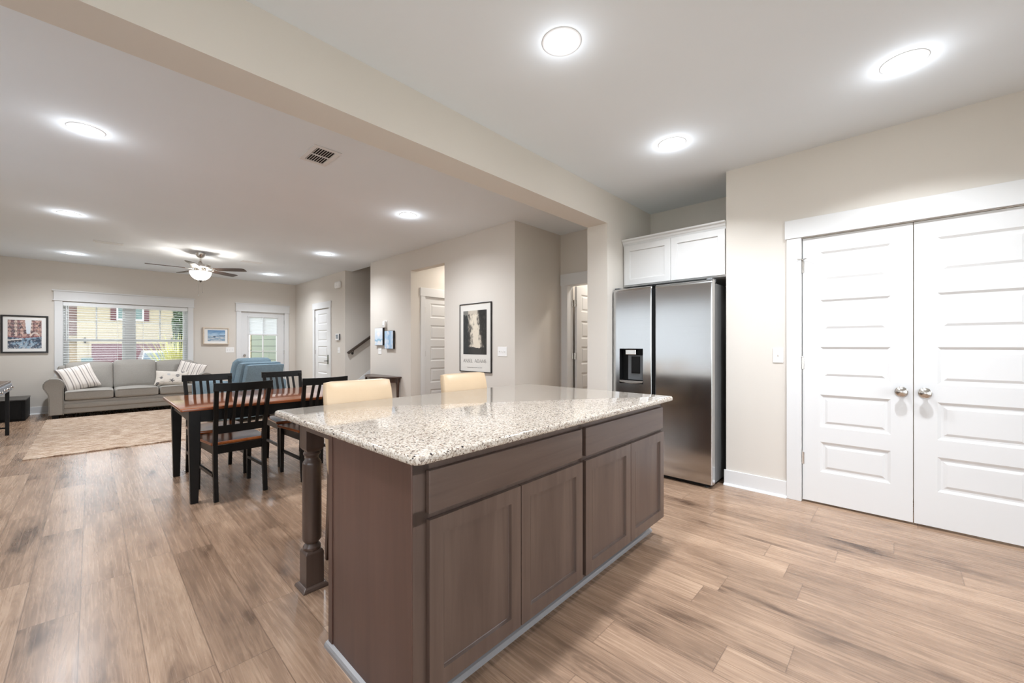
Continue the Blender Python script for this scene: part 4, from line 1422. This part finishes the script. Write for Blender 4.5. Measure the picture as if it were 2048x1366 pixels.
# ------------------------------------------------------------------ living room
rg = MB()
RX0, RY0, RX1, RY1 = -0.50, 6.66, 2.35, 9.95
ring = []
rr = random.Random(5)
def edge(a, b, n):
    for k in range(n):
        t = k / n
        yield (a[0] + (b[0] - a[0]) * t + rr.uniform(-0.006, 0.006), a[1] + (b[1] - a[1]) * t + rr.uniform(-0.006, 0.006))
P4 = [(RX0, RY0), (RX1, RY0), (RX1, RY1), (RX0, RY1)]
for i in range(4):
    ring += list(edge(P4[i], P4[(i + 1) % 4], 60))
rg.loft([[(x, y, 0.001) for x, y in ring], [(x, y, 0.012) for x, y in ring], [(RX0 + (x - RX0) * 0.996 + 0.005, RY0 + (y - RY0) * 0.996 + 0.006, 0.016) for x, y in ring]])
tag(rg.build('area_rug', M['rug'], None, smooth=True, angle=50), 'beige and brown woven area rug in front of the sofa', 'rug')

# sofa: origin at the middle of its front, on the floor; back towards +y
sf = thing('sofa', 'grey three-seat rolled-arm sofa under the big window', 'sofa', (0.585, 9.97, 0))
HW = 1.10
MB().box(-HW + 0.06, 0.03, 0.075, HW - 0.06, 0.86, 0.30).build('base', M['sofa'], sf, 0.02, smooth=True)
MB().soft((0, 0.035, 0.205), (HW - 0.20, 0.03, 0.045), 0.025, (0, 0, 0), 6).build('front_rail', M['sofa'], sf, smooth=True)
def arm(sx):
    po_ = [(0.045, 0.07), (0.205, 0.07), (0.205, 0.50)]
    for k in range(15):
        a = math.radians(-25 + 240 * k / 14)
        po_.append((0.098 + 0.118 * math.cos(a), 0.552 + 0.118 * math.sin(a)))
    po_ += [(0.038, 0.40), (0.045, 0.25)]
    P_ = [((-HW - 0.005 + a) * (1 if sx < 0 else -1), b) for a, b in po_]
    ob = MB().prism(P_, 0.0, 0.86, 'y').build('arm', M['sofa'], sf, 0.012, smooth=True, angle=40)
    C_ = [Vector((a, -0.004, b)) for a, b in P_[2:]] + [Vector((P_[0][0], -0.004, P_[0][1]))]
    MB().tube([Vector((P_[1][0], -0.004, P_[1][1]))] + C_, 0.005, 6).build('arm_piping', M['piping'], ob, smooth=True)
arm(-1)
arm(1)
MB().soft((0, 0.80, 0.58), (HW - 0.10, 0.09, 0.29), 0.07, (0, 0, 0.02), 10).build('back_frame', M['sofa'], sf, smooth=True)
SW = (2 * HW - 0.41) / 3
for k in range(3):
    xc = (k - 1) * (SW + 0.002)
    cu = MB().soft((xc, 0.30, 0.375), (SW / 2 - 0.004, 0.31, 0.078), 0.035, (0, 0.0, 0.018), 10).build('seat_cushion', M['sofa'], sf, smooth=True)
    zt = 0.448
    MB().tube([(xc - SW / 2 + 0.03, -0.006, zt - 0.012), (xc, -0.009, zt - 0.004), (xc + SW / 2 - 0.03, -0.006, zt - 0.012)], 0.005, 6).build('cushion_piping', M['piping'], cu, smooth=True)
    dz_ = 0.012 if k == 1 else 0.0
    def lean(p, q):
        return Vector((p.x, p.y + 0.07 * q.z, p.z - 0.006 * q.x * q.x * (q.z > 0)))
    MB().soft((xc, 0.605, 0.67 + dz_), (SW / 2 + 0.003, 0.105, 0.245 + dz_), 0.05, (0, 0.05, 0.012), 10, lean).build('back_cushion', M['sofa'], sf, smooth=True)
for sx in (-1, 1):
    for yy in (0.05, 0.80):
        MB().loft([[(sx * (HW - 0.11) + a * c_, yy + a * d_, z) for c_, d_ in ((-1, -1), (1, -1), (1, 1), (-1, 1))] for a, z in ((0.03, 0.0), (0.04, 0.075))]).build('leg', M['black'], sf)


def throw_pillow(name, label, loc, rot, w, h, t, fn, group=None):
    me = bpy.data.meshes.new(name)
    n = 44
    vs, fs, cols = [], [], []
    for side in (1, -1):
        base = len(vs)
        for j in range(n + 1):
            for i in range(n + 1):
                u, v = -1 + 2 * i / n, -1 + 2 * j / n
                px = u * w / 2 * (1 - 0.07 * (1 - v * v)) if abs(u) > 0.0 else 0.0
                pz = v * h / 2 * (1 - 0.07 * (1 - u * u))
                th = t / 2 * max(0, (1 - u ** 4)) ** 0.55 * max(0, (1 - v ** 4)) ** 0.55
                vs.append((px, -side * th, pz))
                cols.append(fn((u + 1) / 2, (v + 1) / 2))
        for j in range(n):
            for i in range(n):
                q = (base + j * (n + 1) + i, base + j * (n + 1) + i + 1, base + (j + 1) * (n + 1) + i + 1, base + (j + 1) * (n + 1) + i)
                fs.append(q if side == 1 else q[::-1])
    me.from_pydata(vs, [], fs)
    at = me.color_attributes.new('Col', 'FLOAT_COLOR', 'POINT')
    for k, c in enumerate(cols):
        at.data[k].color = (*s2l(c), 1)
    for p in me.polygons:
        p.use_smooth = True
    me.materials.append(M['pillow'])
    bm = bmesh.new()
    bm.from_mesh(me)
    bmesh.ops.remove_doubles(bm, verts=bm.verts[:], dist=0.0005)
    bm.to_mesh(me)
    bm.free()
    o = bpy.data.objects.new(name, me)
    COL.objects.link(o)
    o.location = loc
    o.rotation_euler = rot
    return tag(o, label, 'pillow', group)


def stripes(u, v):
    x = (u * 5.2) % 1
    if 0.10 < x < 0.24:
        return (0.42, 0.39, 0.38)
    if 0.46 < x < 0.58:
        return (0.70, 0.66, 0.63)
    return (0.88, 0.85, 0.82)


def shells(u, v):
    c = (0.85, 0.82, 0.78)
    if fbm(u * 3, v * 40, 2.0) > 0.35:
        c = (0.76, 0.73, 0.69)
    for (a, b, r, col) in ((0.18, 0.45, 0.075, (0.34, 0.33, 0.34)), (0.68, 0.62, 0.10, (0.40, 0.39, 0.40)), (0.40, 0.70, 0.085, (0.72, 0.72, 0.72)), (0.10, 0.08, 0.07, (0.36, 0.35, 0.36)), (0.82, 0.93, 0.09, (0.36, 0.35, 0.36))):
        d2 = math.hypot(u - a, (v - b) * 0.62)
        if d2 < r * 0.62 and not (r * 0.22 < d2 < r * 0.30):
            c = col
    a_ = math.atan2((v - 0.26) * 0.62, u - 0.52)
    rr_ = math.hypot(u - 0.52, (v - 0.26) * 0.62)
    if rr_ < 0.085 * (0.35 + 0.65 * abs(math.cos(2.5 * a_)) ** 3):
        c = (0.30, 0.29, 0.30)
    return c


throw_pillow('throw_pillow', 'cream pillow with grey stripes at the rolled arm next to the framed canal scene', (-0.155, 10.275, 0.655), (math.radians(-24), math.radians(-14), math.radians(18)), 0.47, 0.45, 0.17, stripes, 'striped throw pillows')
throw_pillow('throw_pillow', 'cream pillow with grey stripes leaning behind the seashell pillow', (1.375, 10.315, 0.67), (math.radians(-25), math.radians(14), math.radians(-20)), 0.47, 0.45, 0.17, stripes, 'striped throw pillows')
throw_pillow('throw_pillow', 'oblong cream pillow printed with dark seashells and a starfish', (1.08, 10.13, 0.585), (math.radians(-26), math.radians(4), math.radians(-10)), 0.50, 0.30, 0.13, shells)

# recliner seen from behind
rc = thing('recliner', 'blue upholstered recliner turned away from the dining table', 'armchair', (1.75, 7.84, 0), math.radians(22))
MB().soft((0, 0.0, 0.24), (0.46, 0.42, 0.17), 0.04, (0, 0, 0), 6).build('base', M['blue'], rc, smooth=True)
MB().soft((0, 0.10, 0.45), (0.32, 0.38, 0.09), 0.05, (0, 0, 0.03), 8).build('seat_cushion', M['blue'], rc, smooth=True)
for sx in (-1, 1):
    MB().soft((sx * 0.40, 0.06, 0.36), (0.10, 0.46, 0.29), 0.05, (0.02, 0, 0.02), 8).build('arm', M['blue'], rc, smooth=True)
def rk(k):
    return lambda p, q: Vector((p.x, p.y - k * (q.z + 1), p.z))
bk_ = MB().soft((0.02, -0.34, 0.605), (0.32, 0.05, 0.31), 0.035, (0, 0.0, 0.0), 8, rk(0.075)).build('back_panel', M['blue'], rc, smooth=True)
MB().box(-0.155, -0.012, -0.27, -0.150, 0.0, 0.27).build('back_seam', M['piping'], bk_, loc=(0.02, -0.402, 0.60), rot=(math.radians(-14), 0, 0))
MB().soft((0, -0.25, 0.70), (0.34, 0.07, 0.25), 0.045, (0, 0.0, 0.0), 8, rk(0.075)).build('back_wing', M['blue'], rc, smooth=True)
MB().soft((-0.02, -0.10, 0.76), (0.30, 0.09, 0.25), 0.08, (0, 0.05, 0.01), 8, rk(0.08)).build('back_cushion', M['blue'], rc, smooth=True)
for sx in (-1, 1):
    for yy in (-0.34, 0.34):
        MB().lathe([(0.0, 0.016), (0.018, 0.016), (0.024, 0.08), (0.0, 0.08)], (sx * 0.38, yy, 0), seg=12, caps=False).build('foot', M['walnutv'], rc, smooth=True)

# desk by the outer wall
dk = thing('writing_desk', 'grey writing desk with round metal pulls and black metal legs at the picture edge', 'desk', (-0.755, 8.74, 0), PI / 2)
# local x runs along +Y, local -y looks to +X
dk.rotation_euler = (0, 0, PI / 2)
L_ = 1.25
MB().box(-L_, -0.0, 0.715, 0.0, 0.50, 0.737).build('desktop', M['desktop'], dk, 0.003)
MB().box(-L_ + 0.004, 0.004, 0.60, -0.004, 0.49, 0.7149).build('case', M['deskgrey'], dk, 0.003)
for k in range(2):
    x0 = -L_ + 0.02 + k * 0.61
    dr = MB().box(x0, -0.010, 0.612, x0 + 0.60, 0.004, 0.705).build('drawer', M['deskgrey'], dk, 0.003)
    for xx in (x0 + 0.12, x0 + 0.48):
        MB().lathe([(0.0, -0.010), (0.012, -0.012), (0.010, -0.022), (0.018, -0.030), (0.014, -0.036), (0.0, -0.036)], (xx, 0, 0.66), 'y', 14, False).build('knob', M['nickel'], dr, smooth=True)
for xx in (-0.025, -L_ + 0.025):
    for yy in (0.03, 0.46):
        MB().box(xx - 0.018, yy - 0.018, 0, xx + 0.018, yy + 0.018, 0.60).build('leg', M['blackpaint'], dk, 0.002)
    MB().box(xx - 0.01, 0.04, 0.09, xx + 0.01, 0.45, 0.11).build('stretcher', M['blackpaint'], dk, 0.001)

bc = thing('low_cabinet', 'low black cabinet on the floor under the framed canal scene', 'cabinet', (-0.735, 10.17, 0), 0)
MB().box(-0.68, 0.03, 0.0, 0.0, 0.74, 0.02).box(-0.68, 0.02, 0.02, 0.0, 0.76, 0.325).build('body', M['black'], bc, 0.003)
MB().box(-0.70, 0.0, 0.325, 0.005, 0.77, 0.345).build('top', M['frameblack'], bc, 0.003)
for k in range(2):
    dr = MB().box(-0.67 + k * 0.32, 0.006, 0.035, -0.36 + k * 0.32, 0.02, 0.315).build('door', M['black'], bc, 0.002)
    MB().lathe([(0.0, 0.006), (0.006, 0.006), (0.010, -0.01), (0.0, -0.012)], (-0.40 + k * 0.11, 0, 0.22), 'y', 10, False).build('knob', M['nickel'], dr, smooth=True)

# ------------------------------------------------------------------ outside the window
GZ = -0.85
gr = MB().box(-40, -40, GZ - 0.2, 45, 70, GZ)
tag(gr.build('lawn', M['lawn']), 'mown green lawn and ground outside the big window', 'ground', None, 'structure')
tag(MB().box(-14, -14, GZ, XL - 0.2, 9, -0.12).box(XL - 0.2, -14, GZ, 7.2, YB - 0.2, -0.12).build('patio', M['asphalt']), 'unseen pale concrete patio added to bounce daylight up to the ceiling', 'patio', None, 'structure')  # out-of-view slab added as a daylight bounce for the ceiling
tag(MB().box(-2, 30, GZ, 6.5, 46, GZ + 0.01).build('driveway', M['asphalt']), 'pale driveway in front of the maroon garage door', 'driveway', None, 'structure')
hs = thing('neighbour_house', 'cream sided neighbouring house with maroon garage door and shutters', 'house', (0, 46, GZ))
K = 46 / 28.0
x0, x1 = -0.458 * K, 3.22 * K
MB().box(x0, 0, 0, x1, 7, 7.0).build('wall', M['siding'], hs)
MB().box(0.016 * K, -0.06, 0, 2.706 * K, 0.05, 2.22).build('garage_door', M['garage'], hs)
MB().box(0.016 * K - 0.15, -0.09, 0, 0.016 * K, 0.02, 2.38).box(2.706 * K, -0.09, 0, 2.706 * K + 0.15, 0.02, 2.38).box(0.016 * K, -0.09, 2.22, 2.706 * K, 0.02, 2.38).build('garage_trim', M['siding'], hs)
wz0, wz1 = 3.30 + 0.85, 5.6
for (a, b, nm) in ((0.663 * K, 0.865 * K, 'shutter'), (1.884 * K, 2.075 * K, 'shutter')):
    MB().box(a, -0.06, wz0 - 0.05, b, 0.0, wz1).build(nm, M['shutter'], hs)
wo = frame_bars(MB(), 0.875 * K, wz0, 1.874 * K, wz1, 0.09, -0.06, 0.0).box(1.36 * K, -0.05, wz0, 1.40 * K, 0, wz1).build('window', M['trim'], hs)
MB().box(0.875 * K + 0.05, -0.02, wz0 + 0.05, 1.874 * K - 0.05, -0.005, wz1 - 0.05).build('pane', M['extglass'], wo)
for a in (-0.199 * K, 2.95 * K):
    MB().lathe([(0.0, 0.0), (0.05, 0.02), (0.09, 0.25), (0.12, 0.30), (0.02, 0.42), (0.0, 0.5)], (a, -0.14, 2.25), seg=8, caps=False).box(a - 0.03, -0.12, 2.3, a + 0.03, 0, 2.36).build('wall_lantern', M['black'], hs)
rf = MB().prism([(-0.6, 7.0), (7.6, 7.0), (3.5, 9.6)], x0, x1 + 0.4, 'x').build('roof', M['brick'], hs)
h2 = thing('brick_house', 'brown brick and tan house wall behind the cream house', 'house', (x0 - 4.0, 47, GZ))
MB().box(0, 0, 2.85, 3.98, 6, 7.0).build('upper_wall', M['brick'], h2)
MB().box(0, -0.02, 0, 3.98, 6, 2.45).build('lower_wall', M['tan'], h2)
MB().box(-0.1, -0.35, 2.45, 3.98, 6, 2.86).build('porch_band', M['siding'], h2)
wo = frame_bars(MB(), 2.95, 0.35, 3.55, 1.95, 0.08, -0.08, -0.01).build('window', M['siding'], h2)
MB().box(2.98, -0.05, 0.38, 3.52, -0.03, 1.92).build('pane', M['extglass'], wo)
h3 = thing('porch_wall', 'pale green lap sided wall outside the entry door', 'wall', (3.5, 11.3, GZ))
MB().box(0, 0, 0, 0.3, 3.42, 6.0).build('siding', M['greensiding'], h3)
MB().box(-0.02, 3.42, 0, 0.32, 3.54, 6.0).build('corner_board', M['siding'], h3)
tag(MB().box(2.0, YF + 0.16, GZ, 3.48, YF + 1.6, -0.02).build('porch_slab', M['asphalt']), 'concrete porch slab outside the entry door', 'porch', None, 'structure')

# parked car, rear towards the window
car = thing('car', 'white car parked in front of the maroon garage door', 'car', (1.80 * 36 / 22.0, 36, GZ))
secs = [(-2.1, 0.45, 0.80, 0.85), (-1.9, 0.30, 0.86, 0.98), (-1.2, 0.22, 0.90, 1.06), (1.3, 0.22, 0.90, 1.06), (2.0, 0.3, 0.86, 0.95), (2.2, 0.45, 0.78, 0.78)]
rings = []
for (y, zb, hw, zt) in secs:
    rings.append([(-hw, y, zb), (hw, y, zb), (hw * 1.02, y, (zb + zt) / 2), (hw * 0.93, y, zt), (-hw * 0.93, y, zt), (-hw * 1.02, y, (zb + zt) / 2)])
MB().loft(rings).build('body', M['carpaint'], car, 0.05, smooth=True)
rings = []
for (y, hb, zb, ht, zt) in ((-1.75, 0.80, 0.98, 0.76, 1.03), (-1.15, 0.80, 1.04, 0.62, 1.68), (0.6, 0.80, 1.04, 0.62, 1.72), (1.45, 0.80, 1.04, 0.70, 1.12)):
    rings.append([(-hb, y, zb), (hb, y, zb), (ht, y, zt), (-ht, y, zt)])
MB().loft(rings).build('cabin', M['carpaint'], car, 0.05, smooth=True)
MB().quad((-0.68, -1.70, 1.12), (0.68, -1.70, 1.12), (0.57, -1.24, 1.62), (-0.57, -1.24, 1.62)).build('windscreen', M['carglass'], car)
for sx in (-1, 1):
    MB().box(sx * 0.86 - 0.1, -1.25, 1.02, sx * 0.86 + 0.1, -1.12, 1.16).build('mirror', M['carpaint'], car, 0.03)
    for yy in (-1.3, 1.35):
        MB().lathe([(0.0, -0.1), (0.2, -0.1), (0.33, -0.08), (0.33, 0.08), (0.2, 0.1), (0.0, 0.1)], (sx * 0.80, yy, 0.33), 'x', 20, False).build('wheel', M['black'], car, smooth=True)

tag(MB().loft([[(-a, -a, z), (a, -a, z), (a, a, z), (-a, a, z)] for a, z in ((0.26, 0), (0.31, 1.0), (0.33, 1.05), (0.30, 1.12))]).build('waste_bin', M['bin'], loc=(-0.13 * K, 45.3, GZ)), 'teal wheeled bin standing beside the maroon garage door', 'bin')
tr = thing('tree', 'dark leafy tree at the side of the cream house', 'tree', (5.15, 43.0, GZ))
MB().tube([(0, 0, 0), (0.05, 0, 1.6), (0, 0.1, 3.0)], 0.14, 8, 0.08).build('trunk', M['bark'], tr, smooth=True)
lv = MB()
rr = random.Random(11)
for k in range(1400):
    a, b = rr.uniform(0, 2 * PI), rr.uniform(-1, 1)
    rad = 1.25 * rr.random() ** 0.33
    q = math.sqrt(1 - b * b)
    c_ = Vector((rad * q * math.cos(a) * 0.42, rad * q * math.sin(a), 3.6 + rad * b * 2.0))
    u_ = Vector((rr.uniform(-1, 1), rr.uniform(-1, 1), rr.uniform(-1, 1))).normalized() * 0.15
    v_ = u_.cross(Vector((rr.uniform(-1, 1), rr.uniform(-1, 1), rr.uniform(-1, 1)))).normalized() * 0.10
    lv.quad(c_ - u_, c_ + v_, c_ + u_, c_ - v_)
lv.build('foliage', M['leaf'], tr)
tg = MB()
for k in range(420):
    a = rr.uniform(0, 2 * PI)
    l_ = rr.uniform(0.75, 1.35)
    s_ = rr.uniform(0.03, 0.34)
    b0 = Vector((0.08 * math.cos(a), 0.08 * math.sin(a), 0))
    d1 = Vector((math.cos(a) * s_ * 0.5, math.sin(a) * s_ * 0.5, 1)).normalized()
    p1 = b0 + d1 * l_
    p2 = p1 + Vector((math.cos(a) * s_, math.sin(a) * s_, 0.5)).normalized() * l_ * 0.8
    w_ = Vector((-math.sin(a), math.cos(a), 0)) * 0.016
    tg.quad(b0 - w_, b0 + w_, p1 + w_, p1 - w_)
    tg.quad(p1 - w_, p1 + w_, p2 + w_ * 0.2, p2 - w_ * 0.2)
tag(tg.build('ornamental_grass', M['tuftgrass'], loc=(1.66, 14.2, GZ)), 'yellow-green tuft of tall grass outside the window near the car', 'plant')
